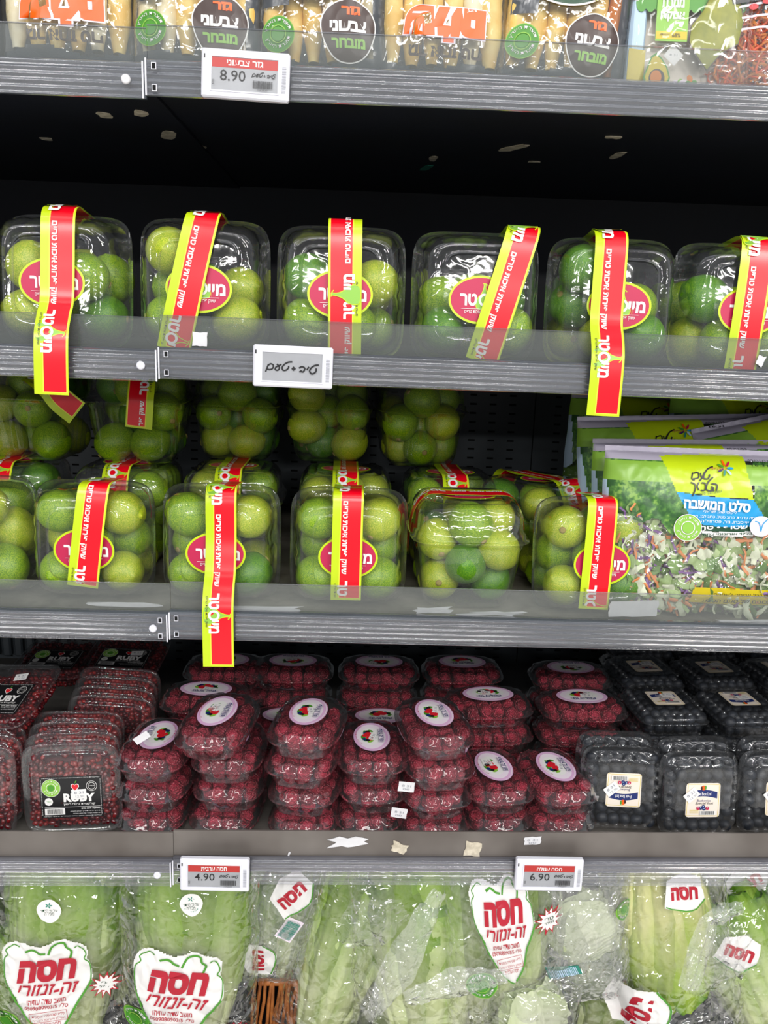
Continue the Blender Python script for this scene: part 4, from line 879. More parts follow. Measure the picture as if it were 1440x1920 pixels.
for i, (px, kind, tl, lb) in enumerate([(112, 'a', 0, 'carrot bag with upside-down orange lettering at the left edge of the top shelf'), (362, 'b', 0, 'carrot bag with brown badge above the 8.90 tag, second from left'), (606, 'b', -1.5, 'carrot bag with green seal, right of the 8.90 price tag'),
                                        (832, 'a', 1, 'carrot bag with large upside-down orange lettering at middle of top shelf'), (1060, 'b', 5, 'tilted carrot bag with green seal, left of the avocado pack')]):
    carrot_bag(px, 0, kind, lb, ['left edge carrot bag', 'second carrot bag', 'third carrot bag', 'fourth carrot bag', 'tilted carrot bag'][i], i+3, tl, (1, -1, 0, 2, -3)[i])
# ---- avocado spread packs
def avocado_pack(px, Y, label, front=True, rot=0):
    X = atY(px, 60, Y).x; root = thing('avocado_pack', label, 'pack', (X, Y, deck(0, X)+.001), (R(-6), R(rot), R(-2)), 'cardboard sleeves of avocado spread')
    mb = MB(); mb.box(-.06, .06, 0, .03, 0, .16, 'print_cream', bev=.004); mb.build('sleeve', root, smooth=False)
    leaf = [(.004, .034), (.018, .052), (.036, .062), (.040, .085), (.034, .11), (.02, .13), (.006, .139), (.004, .136), (.005, .115), (-.004, .095), (-.016, .078), (-.017, .062), (-.006, .046)]
    leaf = [(x+.016, y-.004) for x, y in leaf]
    a = Art(); a.rect(-.056, .098, .056, .14, 'print_softgreen'); 
    for i in range(12): a.ell(-.052+.0095*i, .098, .0062, .009, 'print_green', n=10)
    a.rect(-.056, .126, .056, .156, 'print_palepink'); a.rect(-.036, .06, -.002, .15, 'print_softgreen'); a.rect(-.036, .108, -.002, .15, 'print_gold'); a.rect(-.0355, .062, -.0025, .07, 'print_gold')
    a.text(H('טעם'), -.018, .132, .018, .009, 'print_darkgreen', shear=.3); a.text(H('הטבע'), -.019, .119, .02, .009, 'print_darkgreen', shear=.3); a.text(H('ממרח'), -.019, .0985, .023, .010, 'print_white', bold=.05); a.text(H('אבוקדו'), -.019, .0845, .026, .010, 'print_white', bold=.05)
    a.text('68%', -.014, .066, .009, .004, 'print_brown'); a.text(H('אבוקדו'), -.026, .066, .010, .003, 'print_brown'); a.text(H('על בסיס אבוקדו טבעי'), -.018, .0565, .03, .0025, 'print_grey')
    T = lambda L, cx, cy, s: [(cx+x*s, cy+y*s) for x, y in L]; av = [(0, -1.1), (.6, -.9), (.8, -.3), (.6, .3), (.25, .8), (-.1, 1.1), (-.4, .9), (-.6, .3), (-.8, -.3), (-.6, -.9)]
    a.poly(T(av, -.032, .028, .018), 'print_green'); a.poly(T(av, -.032, .028, .0158), 'print_gold'); a.ell(-.032, .022, .0085, .0095, 'print_brown', n=20); a.ell(-.033, .023, .006, .007, 'carrot_orange', n=18)
    q = random.Random(4)
    for i in range(16): a.ell(-.012+q.uniform(0, .032), .012+q.uniform(-.003, .010), .004, .003, q.choice(['print_softgreen', 'print_green', 'print_palepink', 'carrot_orange']), rot=q.uniform(0, 3), n=9)
    a.poly([(-.018, .056), (-.006, .045), (-.015, .034), (-.027, .044)], 'print_white'); a.text('8 31', -.0165, .045, .008, .002, 'print_grey')
    mb = MB(); a.emit(mb, lambda x, y, o: (x, -o, y)); mb.build('printed_design', root, smooth=False)
    mb = MB(); mb.add([(x, -.0042, z) for x, z in leaf], [list(range(len(leaf)))], 'print_brown'); c = (sum(p[0] for p in leaf)/len(leaf), sum(p[1] for p in leaf)/len(leaf))
    rows = []
    for f, d in ((.97, -.0045), (.9, -.0056), (.6, -.0068), (.2, -.0072)): rows.append([(c[0]+(x-c[0])*f, d+.0006*noise.noise(Vector((x*90, z*90, f*9))), c[1]+(z-c[1])*f) for x, z in leaf])
    mb.grid(rows, 'avocado_mash', cv=True, flip=True); mb.add(rows[-1][::-1], [list(range(len(leaf)))], 'avocado_mash'); mb.build('avocado_window', root, label='leaf shaped window showing green mash')
    film('film', root, .132, .175, .024, .003, 21 if front else 22, 40, 50, mat='wrap_film', back='wrap_film').__call__
    root.children[-1].location = (0, .015, -.002)
avocado_pack(1296, .062, 'avocado spread pack with leaf window, facing front at right of top shelf')
avocado_pack(1236, .11, 'avocado spread pack mostly hidden behind the front one', False, -4)
X = atY(1198, 60, .066).x; root = thing('film_wrapped_carton', 'narrow pale blue wrapped carton between tilted carrot bag and avocado pack', 'carton', (X, .066, deck(0, X)+.001), (R(-5), R(2), R(8)))
mb = MB(); mb.box(-.0095, .0095, 0, .05, 0, .15, 'print_skyblue', bev=.003); mb.build('carton', root, smooth=False); mb = MB(); mb.box(-.0095, .0095, -.0006, 0, .0, .052, 'print_gold'); mb.box(-.0095, .0095, -.0006, 0, .1, .118, 'print_palepink'); mb.build('colour_band', root, smooth=False)
X = atY(1440, 80, .07).x; M0 = Matrix.Translation((X, .08, deck(0, X)+.001)); root = thing('shredded_carrot_bag', 'orange shredded carrot bag cropped by the right edge, top shelf', 'bag', M0.to_translation(), (R(-4), R(-8), R(-6)))
fn = film('film', root, .13, .17, .025, .004, 31, 60, 70); mb = MB(); A = Art()
for i in range(9): A.stroke([(-.06, .06+i*.012), (-.02, .075+i*.011), (.05, .07+i*.014)], .0022, 'print_palepink')
for i in range(7): A.ell(-.05+.014*i, .095+.004*(i % 3), .005, .003, 'print_strawberry', n=12)
A.rect(-.03, .10, .05, .118, 'print_black', 8, 2); A.emit(mb, lambda x, y, o: fn(x, y, o+.0005)); mb.build('printed_design', root)
def shreds(name, label, M, w, h, t, z0, z1, n, mats, seed, wd=.003, ln=.03):
    q = random.Random(seed); mb = MB()
    for i in range(n):
        m = q.choice(mats); x = q.uniform(-w/2, w/2)*.86; z = q.uniform(z0, z1); y = q.uniform(-t*.72, t*.1)
        big = m in ('shred_green', 'shred_leaf') or (m == 'shred_pale' and i % 2); L = ln*q.uniform(.5, 1.1); ww = wd*(q.uniform(1.5, 4.2) if big else q.uniform(.6, 1.1))
        E_ = Euler((q.uniform(-.6, .6)+R(90), q.uniform(0, 6.28), q.uniform(-.7, .7))).to_matrix(); k = q.uniform(-.5, .5); P = []
        for a in range(6):
            f = a/5-.5; c = Vector((f*L, L*k*(f*f-.1)*1.5, .0018*math.sin(a*1.7+i)))
            hw = ww/2*(1-(abs(f)*1.6)**3 if big else 1)
            P.append([Vector((x, y, z))+E_ @ (c+Vector((0, s*max(hw, .0004)*(1+.3*math.sin(a*2.3+i)), (.0015 if s == 0 else 0)))) for s in (-1, 0, 1)])
        mb.grid(P, m)
    o = mb.build(name, None, label=label, cat='shreds', kind='stuff'); o.matrix_world = M; return o
shreds('shredded_carrot', 'shredded orange carrot inside the bag at right end of top shelf', root.matrix_basis.copy(), .12, .16, .026, .01, .1, 500, ['orange_flesh', 'carrot_orange'], 4)
# ---- salad bags on the middle shelf
SW, SH, ST = .262, .2, .034
def S(px, py): return ((px-1352)/1530, (1150-py)/1490)
SP = dict(panel=[S(*p) for p in ((1248, 858), (1330, 853), (1404, 852), (1406, 880), (1418, 930), (1350, 928), (1276, 921))], blue=[S(*p) for p in ((1276, 922), (1350, 929), (1418, 931), (1440, 962), (1447, 975), (1400, 982), (1350, 981), (1310, 977))],
          dark=[S(*p) for p in ((1310, 978), (1350, 982), (1447, 976), (1452, 984), (1400, 990), (1350, 991), (1322, 988))], white=[S(*p) for p in ((1322, 989), (1350, 992), (1452, 985), (1455, 992), (1400, 998), (1345, 1000), (1325, 994))],
          yellow=[S(*p) for p in ((1322, 1094), (1520, 1098), (1520, 1128), (1317, 1125))])
def salad_cell(x, z):
    for k, m in (('panel', 'print_lime'), ('blue', 'print_sky'), ('dark', 'print_darkgreen'), ('white', 'print_white'), ('yellow', 'print_gold')):
        if inpoly(x, z, SP[k]): return m
    px, py = x*1530+1352, 1150-z*1490
    if py < 868-.02*(px-1150): return 'print_lilac'
    if py < 905 and (px < 1276 or px > 1404) and py > 870: return 'print_meadow'
    lim = 985+14*math.sin(px*.03)+8*math.sin(px*.11)
    if (px < 1300 or px > 1420) and py < lim+(px < 1185)*30: return 'print_field' if px > 1151+.12*(py-860) and not 1160 < px < 1150 else 'print_skyblue'
    return 'bag_film'
def salad_art():
    a = Art(); C = lambda x, y: S(x, y)
    T = lambda L: [S(1302+(x-820)/4.5, 875+(y-400)/4.5) for x, y in L]
    for L in ([(835, 450), (825, 500), (850, 510)], [(840, 455), (880, 450), (880, 490), (835, 500)], [(900, 450), (905, 480), (935, 500)], [(935, 440), (910, 490), (890, 515)], [(1005, 395), (960, 415), (935, 450), (925, 490), (960, 495), (975, 460)],
              [(815, 530), (850, 545), (850, 590), (830, 640)], [(885, 525), (870, 560), (885, 590)], [(905, 530), (935, 535), (935, 585), (900, 590)], [(1000, 480), (955, 530), (945, 580), (985, 590), (990, 550)], [(985, 535), (1030, 540), (1025, 590)], [(1000, 560), (1000, 595)]): a.stroke(T(L), .0017, 'print_black')
    a.text(H('עושים ממך מהצומח'), *C(1333, 922), .032, .0038, 'print_darkgreen', rot=.18); cx, cy = C(1365, 876)
    for k in range(7): a.ell(cx+.006*math.cos(k*.9), cy+.006*math.sin(k*.9), .0042, .0014, ('print_sky', 'print_magenta', 'print_orange', 'print_green', 'print_navy', 'print_teal', 'print_skyblue')[k], rot=k*.9, n=8)
    a.text(H('חקלאי'), *C(1352, 878), .018, .005, 'print_magenta')
    a.text(H('סלט המושבה'), *C(1350, 942), .080, .0135, 'print_white', bold=.045, rot=-.03); a.text(H('ליקוט שוק ישראלי'), *C(1355, 955), .040, .0045, 'print_white')
    a.text(H('חסה ערבית, כרוב סגול, כרוב לבן, חסה'), *C(1362, 964), .082, .0045, 'print_white'); a.text(H('אייסברג, גזר, פטרוזיליה'), *C(1365, 972), .058, .0045, 'print_white')
    a.text(H('שטוף • טרי'), *C(1362, 983.5), .060, .0056, 'print_white', bold=.03, rot=.05); a.text(H('בליווי אגרונומי צמוד'), *C(1370, 993.5), .062, .0035, 'print_darkgreen', bold=.02, rot=.05)
    seal(a, *C(1297, 985), .0165, 'print_softgreen', 'print_palepink')
    cx, cy = C(1432, 978); a.ell(cx, cy, .014, .0125, 'print_palepink', n=24); a.stroke([(cx-.008, cy+.006), (cx-.003, cy+.004), (cx, cy-.006)], .0012, 'print_sky'); a.stroke([(cx+.008, cy+.009), (cx+.002, cy+.003), (cx, cy-.006)], .0012, 'print_sky')
    a.text(H('מושלם לכל ארוחה לשמחה,'), *C(1420, 1106), .085, .005, 'print_black'); a.text(H('המתכונים של טעם הטבע'), *C(1415, 1118), .1, .0055, 'print_black', bold=.02)
    a.text('02/01/23', *C(1428, 862), .026, .004, 'print_black'); a.text('16:31', *C(1428, 869), .02, .003, 'print_black'); return a
def salad_meshes(seed, back='print_meadow'):
    fn = pillow(SW, SH, ST, .0042, seed); mb = MB(); nu, nv = 150, 140
    G = [[fn(-SW/2+SW*i/nu, SH*j/nv, 0) for j in range(nv+1)] for i in range(nu+1)]; mb.grid(G, lambda i, j: salad_cell(-SW/2+SW*(i+.5)/nu, SH*(j+.5)/nv))
    fb = pillow(SW, SH, ST, .0042, seed, -1); mb.grid([[fb(-SW/2+SW*i/30, SH*j/30, 0) for j in range(31)] for i in range(31)], 'print_softgreen', flip=True)
    # crimped top seam
    mb.grid([[(-SW/2+SW*i/60, .0012*math.sin(i*1.9)*(j % 2), SH+j*.0012) for j in range(6)] for i in range(61)], 'print_lilac')
    m2 = MB(); salad_art().emit(m2, lambda x, y, o: fn(x, y, o+.0005)); return mb.mesh('printed_film'), m2.mesh('printed_design')
sm = [salad_meshes(41), salad_meshes(43)]
for i, (px, Y, dz, rot, v, lb) in enumerate([(1352, .092, 0, (-7, 0, -3), 0, 'salad bag standing in front at right of the middle shelf'), (1322, .150, .004, (-8, -1.5, -2), 1, 'salad bag directly behind the front one, its left edge showing'), (1285, .205, .03, (-9, -3, -3), 0, 'salad bag third from the front with field print at left'),
                                          (1420, .255, .062, (-12, 4, 6), 1, 'salad bag raised at the back, lime lettering upright'), (1225, .30, .05, (-10, 3, -6), 1, 'hindmost left salad bag with pale blue shoulder'), (1560, .17, .05, (-14, -12, 5), 0, 'salad bag leaning in at the right edge behind')]):
    X = atY(px, 1000, Y-ST).x; M = Matrix.Translation((X, Y, deck(2, X)+.002+dz)) @ Euler([R(a) for a in rot]).to_matrix().to_4x4()
    root = thing('salad_bag', lb, 'bag', M.to_translation(), M.to_euler(), 'printed bags of mixed salad'); obj('printed_film', sm[v][0], root); obj('printed_design', sm[v][1], root)
    if i < 3: shreds('salad_shreds', 'mixed lettuce, red cabbage and carrot shreds in the %s salad bag' % ('front', 'second', 'third')[i], M, SW, SH, ST*1.1, .008, .135, (1500, 500, 300)[i], ['shred_green', 'shred_green', 'shred_pale', 'shred_pale', 'shred_carrot', 'shred_carrot', 'shred_purple', 'shred_leaf', 'shred_leaf', 'shred_pale', 'shred_pale', 'shred_purple', 'shred_carrot'], 60+i, .0042)

# ================================================================ LETTUCE
def leaf(L, W_, cup, seed, ruf=.006, mat='romaine_leaf', tip=1.0):
    mb = MB(); nu, nv = 12, 18; P = []; uv = []; q = random.Random(seed)
    for i in range(nu+1):
        u = -1+2*i/nu; row = []
        for j in range(nv+1):
            v = j/nv; ww = W_*(.22+.78*math.sin(min(1, v*1.25)*math.pi/2)**1.4)*(1-.75*max(0, (v-.72)/.28)**2.2)
            x = u*ww/2; y = cup*(u*u)*ww*1.2-.012*math.sin(v*math.pi)*(1)+tip*.02*v*v
            e = abs(u)**2.5; r_ = noise.noise(Vector((u*2+seed*5, v*9, seed)))
            y += ruf*e*math.sin(v*42+seed+u*3)*(.3+v)+.005*r_*(.3+abs(u)); x += ruf*.5*e*math.cos(v*31+seed)
            y -= .0045*math.exp(-(u*5)**2)*(1-v*.6)
            row.append((x, y, L*v+.004*e*math.sin(v*25+u*2+seed))); uv.append((abs(u), v))
        P.append(row)
    mb.grid(P, mat); mb.uv = uv; return mb.mesh('leaf')
rom = [leaf(.255, .105, .32, s_) for s_ in (1, 2, 3)]; bri = [leaf(.235, .10, .35, s_, mat='bright_leaf') for s_ in (4, 5)]
def ice_leaf(seed):
    mb = MB(); P = []; uv = []; q = random.Random(seed); n = 16
    for i in range(n+1):
        row = []
        for j in range(n+1):
            u = -1+2*i/n; v = -1+2*j/n; a = u*1.15; b = v*1.1; e = max(abs(u), abs(v))**4
            rr_ = .068+.004*noise.noise(Vector((u*2.2, v*2.2, seed*3)))+.003*e*math.sin(u*14+v*11+seed)+.008*e
            row.append((rr_*math.sin(a)*math.cos(b), -rr_*math.cos(a)*math.cos(b), rr_*math.sin(b))); uv.append((min(1, math.hypot(u, v)*.5), .25+.3*(v+1)/2))
        P.append(row)
    mb.grid(P, 'iceberg_leaf'); mb.uv = uv; return mb.mesh('leaf')
ice = [ice_leaf(s_) for s_ in (1, 2, 3)]
def heart_outline(): return [((x-690)/9257, (740-y)/9257) for x, y in ((300, 228), (390, 215), (500, 245), (640, 310), (740, 296), (850, 245), (960, 258), (1050, 312), (1130, 335), (1185, 400), (1195, 500), (1172, 570), (1205, 650), (1212, 880), (1150, 1010), (1060, 1110), (980, 1250), (880, 1420), (760, 1580), (640, 1660), (520, 1560), (400, 1390), (330, 1234), (285, 1000), (225, 880), (190, 740), (178, 450), (190, 360), (240, 285))]
def lettuce_label(a, phone='5'):
    T = lambda L: [((x-690)/9257, (740-y)/9257) for x, y in L]; C = lambda x, y: ((x-690)/9257, (740-y)/9257)
    for L, w in (([(425, 295), (370, 255), (320, 280), (245, 340), (262, 400), (200, 480), (185, 740), (230, 900), (290, 1010)], .0015), ([(485, 360), (560, 335), (620, 370), (650, 395), (715, 415)], .003), ([(745, 435), (800, 330), (880, 285), (950, 300), (965, 370), (1015, 430), (985, 525)], .0028),
                 ([(1055, 390), (1100, 365), (1160, 450), (1170, 510), (1145, 560), (1200, 650), (1190, 870), (1160, 960)], .0015), ([(1190, 910), (1090, 1060), (990, 1200), (880, 1400), (760, 1560), (690, 1620)], .003), ([(230, 880), (300, 1100), (420, 1400), (560, 1590), (650, 1640)], .0022)): a.stroke(T(L), w, 'print_green')
    a.text(H('חסה'), *C(705, 655), .072, .034, 'print_crimson', bold=.06, rot=-.08, shear=.15); a.text(H('זה-זנזורי'), *C(680, 925), .074, .017, 'print_crimson', rot=-.1, shear=.3, bold=.015)
    a.text(H('מושב שדה עוזיהו'), *C(635, 1105), .049, .0075, 'print_crimson', rot=-.06, bold=.01); a.text('0509080903/'+phone+' '+H('טלי:'), *C(625, 1190), .055, .0066, 'print_crimson', rot=-.06, bold=.01)
    x, y = C(640, 1345); 
    for (x0, y0, x1, y1) in ((-.024, .008, .024, .0086), (-.024, -.0086, .024, -.008), (-.024, -.0086, -.0234, .0086), (.0234, -.0086, .024, .0086)): a.rect(x+x0, y+y0, x+x1, y+y1, 'print_crimson')
    a.text(H('ללא שטיפה נוספת'), x, y+.0035, .042, .0045, 'print_crimson'); a.text(H('מומלץ לאחסן בקירור'), x, y-.004, .042, .0045, 'print_crimson'); a.text(H('חסה ערבית'), x, y-.013, .026, .005, 'print_crimson')
def round_sticker(a, cx, cy, r=.0165):
    pts = [(cx+r*math.cos(R(b))*(1 if b < 180 else .97-.13*abs(math.sin(R(b)))), cy+r*math.sin(R(b))*(1 if b < 180 else 1.12)) for b in range(0, 360, 8)]
    a.poly(pts, 'print_white')
    for k in range(5): a.ell(cx+.003*math.cos(k*1.26), cy+r*.5+.002*math.sin(k*1.26), .002, .0008, 'print_teal', rot=k*1.26, n=8)
    a.text(H('על פי היתר'), cx, cy+.001, r*1.35, r*.26, 'print_darkgreen'); a.text(H('מכירה'), cx, cy-.0045, r*.75, r*.26, 'print_darkgreen'); a.arc_text(H('תוצרת חקלאית'), cx, cy+.001, r*.72, R(215), R(325), r*.17, 'print_teal', inside=True)
def lettuce_bag(px, py, Y, w, h, roll, kind, label, short, seed, arts=(), cloudy=False, yaw=0, lean=0, flip=False, t=.038, n=9):
    c = atY(px, py, Y-t*.7); rot = Euler((R(lean), R(roll), R(yaw))); M = Matrix.Translation((c.x, Y, c.z)) @ rot.to_matrix().to_4x4() @ Matrix.Translation((0, 0, -h/2)); q = random.Random(seed)
    root = thing('lettuce_bag', label, 'bag', M.to_translation(), rot, 'clear film bags of lettuce')
    fn = film('film', root, w, h, t, .0085, seed, 70, 90, mat='cloudy_film' if cloudy else 'bag_film')
    mb = MB(); a = Art(); outl = []
    for k in arts:
        nm, ax, az, s_, r_ = k; c_, q_ = math.cos(R(r_)), math.sin(R(r_)); b = Art()
        if nm in ('heart', 'folded'):
            lettuce_label(b); sx = .66 if nm == 'folded' else 1; b.it = [([(x*sx, y) for x, y in V], Fs, c0, l0) for V, Fs, c0, l0 in b.it]
            outl.append(([(ax+s_*(c_*x*sx-q_*y), az+s_*(q_*x*sx+c_*y)) for x, y in heart_outline()]))
        elif nm == 'sticker': round_sticker(b, 0, 0)
        elif nm == 'seal': seal(b, 0, 0, .019)
        elif nm == 'burst': starburst(b, 0, 0, .021); b.text(H('טרי'), 0, .003, .012, .004, 'print_darkgreen'); b.text(H('ונקי'), 0, -.003, .012, .004, 'print_darkgreen')
        elif nm == 'scrap': outl.append([(ax+s_*(c_*x-q_*y), az+s_*(q_*x+c_*y)) for x, y in ((-.03, -.02), (.01, -.028), (.03, -.01), (.024, .02), (0, .028), (-.026, .016))]); b.text(H('חסה'), 0, 0, .04, .018, 'print_crimson', bold=.06); b.stroke([(-.028, -.018), (.01, -.026), (.03, -.008)], .0018, 'print_green')
        elif nm == 'barcode': b.rect(-.014, -.02, .014, .02, 'print_palepink'); b.bars(-.011, -.017, .011, .017, 'print_teal', n=18, vertical=False)
        elif nm == 'strip': b.rect(-.022, -.008, .022, .008, 'print_teal'); b.bars(-.02, -.007, .02, .007, 'print_skyblue', n=18)
        for V, Fs, col, L in b.it: a.it.append(([(ax+s_*(c_*x-q_*y), az+s_*(q_*x+c_*y)) for x, y in V], Fs, col, L % 8+2))
    for P in outl: patch(mb, fn, P, 'print_white', 90, .0005)
    if arts: a.emit(mb, lambda x, y, o: fn(x, y, o+.0008), dz=.00018); mb.build('printed_label', root)
    hd = thing('iceberg_lettuce' if kind == 'ice' else 'romaine_lettuce', ('pale iceberg lettuce' if kind == 'ice' else 'bright green lettuce head' if kind == 'bri' else 'green romaine lettuce')+' inside the '+short, 'lettuce', (0, 0, 0), (0, 0, 0), 'bagged lettuces')
    k = min(w/.15, 1.35)
    Mh = M @ Matrix.Translation((0, 0, h*.5)) @ (Matrix.Rotation(math.pi, 4, 'Y') if flip else Matrix()) @ Matrix.Translation((0, .004, -h*.5+.006 if kind != 'ice' else -.0)); hd.location = Mh.to_translation(); hd.rotation_euler = Mh.to_euler()
    if kind == 'ice':
        for i in range(8):
            o = obj('leaf', ice[i % 3], hd); o.rotation_euler = (q.uniform(-.35, .45), q.uniform(-3, 3), q.uniform(-.6, .6)); s_ = (.62+.035*i)*k; o.scale = (s_, s_*(.46+.02*i), s_)
    else:
        ms = bri if kind == 'bri' else rom
        for i in range(n):
            o = obj('leaf', ms[i % len(ms)], hd); f = (i+.5)/n; an = (f-.5)*3.0+q.uniform(-.2, .2); layer = i % 2
            o.location = (.038*k*math.sin(an)*(1.0), -.018*math.cos(an)*(1-.45*layer), .002+.01*layer); o.rotation_euler = (R(q.uniform(-2, 2)+1.5*layer), R(q.uniform(2, 7))*math.sin(an)*1.6, an*.55); s_ = q.uniform(.86, 1.0)*h/.27; o.scale = (s_*k*.95, s_*.72, s_)
    return root
hv = .30
lettuce_bag(105, 1795, .088, .185, hv, 2, 'rom', 'romaine bag at the left edge with lettuce-shaped white label', 'left edge bag', 101, [('heart', -.010, .133, 1.0, 6), ('sticker', -.005, .232, .95, 0), ('burst', .062, .108, 1.0, -25), ('seal', -.066, .052, 1.15, 0)], yaw=4, n=11)
lettuce_bag(348, 1790, .08, .185, hv, 1, 'rom', 'romaine bag under the 4.90 tag with complete lettuce-shaped label', 'bag under the 4.90 tag', 102, [('heart', -.008, .110, 1.06, 0), ('sticker', .010, .238, .9, 5), ('burst', .064, .03, 1.0, 10), ('seal', -.066, .052, 1.0, 0)], n=11)
lettuce_bag(520, 1745, .135, .12, .21, 8, 'rom', 'crumpled lettuce bag with red scraps between the 4.90 bag and the tilted one', 'crumpled scrap bag', 103, [('scrap', .012, .17, 1.0, 50), ('scrap', -.02, .06, .95, 100), ('barcode', .016, .118, .9, -25)], cloudy=True, n=6)
lettuce_bag(655, 1800, .105, .14, .30, 16, 'rom', 'romaine bag tilted to the right, below the middle of the rail', 'tilted romaine bag', 104, [], n=9)
bagE = lettuce_bag(805, 1795, .082, .21, .31, -3, 'rom', 'large clear lettuce bag with big film folds at bottom centre', 'large centre bag', 105, [], n=12, t=.045)
lettuce_bag(950, 1790, .072, .16, .31, -4, 'rom', 'romaine bag with narrow folded white label, left of the starburst', 'folded label bag', 106, [('folded', -.006, .222, 1.05, 10), ('seal', -.034, .118, 1.1, 0), ('sticker', .045, .07, 1.0, -25), ('burst', .055, .208, 1.05, 0)], n=9, flip=False)
lettuce_bag(1100, 1760, .085, .13, .24, -6, 'ice', 'cloudy iceberg lettuce bag right of the starburst', 'cloudy iceberg bag', 107, [('strip', -.035, .075, 1.0, 20), ('seal', .05, .16, .7, 0)], cloudy=True, yaw=3)
bagH = lettuce_bag(1275, 1810, .078, .17, .30, -14, 'bri', 'bright yellow-green lettuce bag at bottom right with loose film', 'bright green bag', 108, [('scrap', -.066, .09, 1.5, 70), ('scrap', .02, .262, .9, -10)], flip=True, n=9)
lettuce_bag(1425, 1850, .09, .15, .26, -24, 'rom', 'lettuce bag at the bottom right corner', 'bottom right corner bag', 109, [('scrap', -.01, .20, 1.0, -40)], cloudy=False, yaw=-5)
lettuce_bag(1000, 1925, .05, .13, .10, 4, 'ice', 'iceberg bag at the very bottom below the centre bag', 'bottom centre iceberg bag', 110, [], cloudy=False, t=.03)
lettuce_bag(1240, 1690, .17, .15, .2, 30, 'rom', 'rear lettuce bag right of the 6.90 tag with red scraps', 'rear bag beside the 6.90 tag', 111, [('scrap', 0, .12, 1.1, 0), ('scrap', .03, .06, .8, 60)], cloudy=True)
lettuce_bag(1380, 1700, .15, .16, .2, -20, 'rom', 'rear lettuce bag at the upper right corner of the lettuce shelf', 'rear right bag', 112, [('scrap', .02, .14, 1.1, 15), ('scrap', -.03, .09, .9, -60)], cloudy=True)
lettuce_bag(560, 1700, .2, .16, .2, -10, 'rom', 'rear lettuce bag behind the crumpled scrap bag', 'rear bag behind the crumpled one', 113, [], cloudy=False)
lettuce_bag(225, 1760, .16, .12, .26, 4, 'rom', 'rear lettuce bag in the gap between the two label bags', 'rear bag in the left gap', 114, [], cloudy=False)
lettuce_bag(20, 1900, .15, .14, .24, 10, 'rom', 'rear lettuce bag low behind the left edge bag', 'rear bag low at left edge', 115, [])
lettuce_bag(700, 1860, .16, .18, .28, 6, 'rom', 'rear lettuce bag between the tilted bag and the large centre bag', 'rear bag left of centre', 116, [])
lettuce_bag(900, 1870, .15, .14, .26, -8, 'bri', 'rear lettuce bag between the large centre bag and the folded label bag', 'rear bag right of centre', 117, [])
lettuce_bag(1170, 1880, .14, .16, .24, 10, 'rom', 'rear lettuce bag low between the iceberg bag and the bright green bag', 'rear bag low at right', 118, [('scrap', .0, .17, .9, 30)])
def film_flap(root, name, pts, wd, seed, mat='cloudy_film', n=60, m=16):
    """loose gathered film running along a line of world points"""
    P = [atY(*p) for p in pts]; mb = MB(); G = []
    for i in range(n+1):
        f = i/n*(len(P)-1); k = min(int(f), len(P)-2); c = P[k].lerp(P[k+1], f-k); t = (P[k+1]-P[k]).normalized(); s = Vector((t.z, 0, -t.x)).normalized(); row = []
        for j in range(m+1):
            u = -1+2*j/m; q = Vector((u*2.2+seed, f*2.5, seed)); w_ = wd[k]+(wd[k+1]-wd[k])*(f-k)
            row.append(c+s*(u*w_/2)+Vector((0, -.006*math.cos(u*1.5)-.006*noise.noise(q)-.004*abs(noise.noise(q*3.1)), .004*noise.noise(q*2))))
        G.append(row)
    mb.grid(G, mat); bpy.context.view_layer.update(); return world_child(mb, name, root, root.matrix_world)
film_flap(bagE, 'film_fold', [(700, 1900, .034), (745, 1820, .03), (790, 1730, .028), (825, 1668, .036)], [.02, .05, .035, .018], 3)
film_flap(bagE, 'film_fold', [(640, 1760, .036), (690, 1730, .032), (760, 1700, .03)], [.03, .08, .03], 5, 'bag_film')
film_flap(bagE, 'film_fold', [(760, 1870, .03), (860, 1840, .026), (950, 1830, .03)], [.02, .05, .02], 8)
film_flap(bagH, 'film_fold', [(1300, 1860, .03), (1350, 1790, .022), (1400, 1745, .03)], [.02, .10, .03], 11, 'bag_film')
film_flap(bagH, 'film_fold', [(1390, 1700, .04), (1330, 1720, .03), (1290, 1850, .028)], [.02, .03, .03], 13)
# wicker baskets between the bags
for i, (px, py, Y, n_, lb) in enumerate([(530, 1893, .112, 15, 'orange-brown wicker basket edge showing below the crumpled bag'), (195, 1900, .2, 12, 'brown wicker basket edge behind the film at lower left')]):
    p = atY(px, py, Y); root = thing('wicker_basket', lb, 'basket', (p.x, Y, p.z-.06), (0, R(4), 0)); q = random.Random(i)
    for k in range(n_):
        x = -.046+k*.0062; pts = [(x+q.uniform(-.004, .004), q.uniform(-.002, .002), 0), (x+q.uniform(-.003, .003), -.003, .04), (x+q.uniform(-.004, .004), -.001, .075), (x+q.uniform(-.005, .005), .001, .105)]
        mb = MB(); mb.tube(pts, .0026, 'wicker', 7); mb.build('strand', root)
    mb = MB(); mb.tube([(-.042, .004, .1), (0, .003, .104), (.042, .004, .1)], .005, 'wicker'); mb.build('rim', root)
    mb = MB(); mb.tube([(-.042, .006, .0), (0, .006, .0), (.042, .006, .0)], .005, 'wicker'); mb.build('base_ring', root)

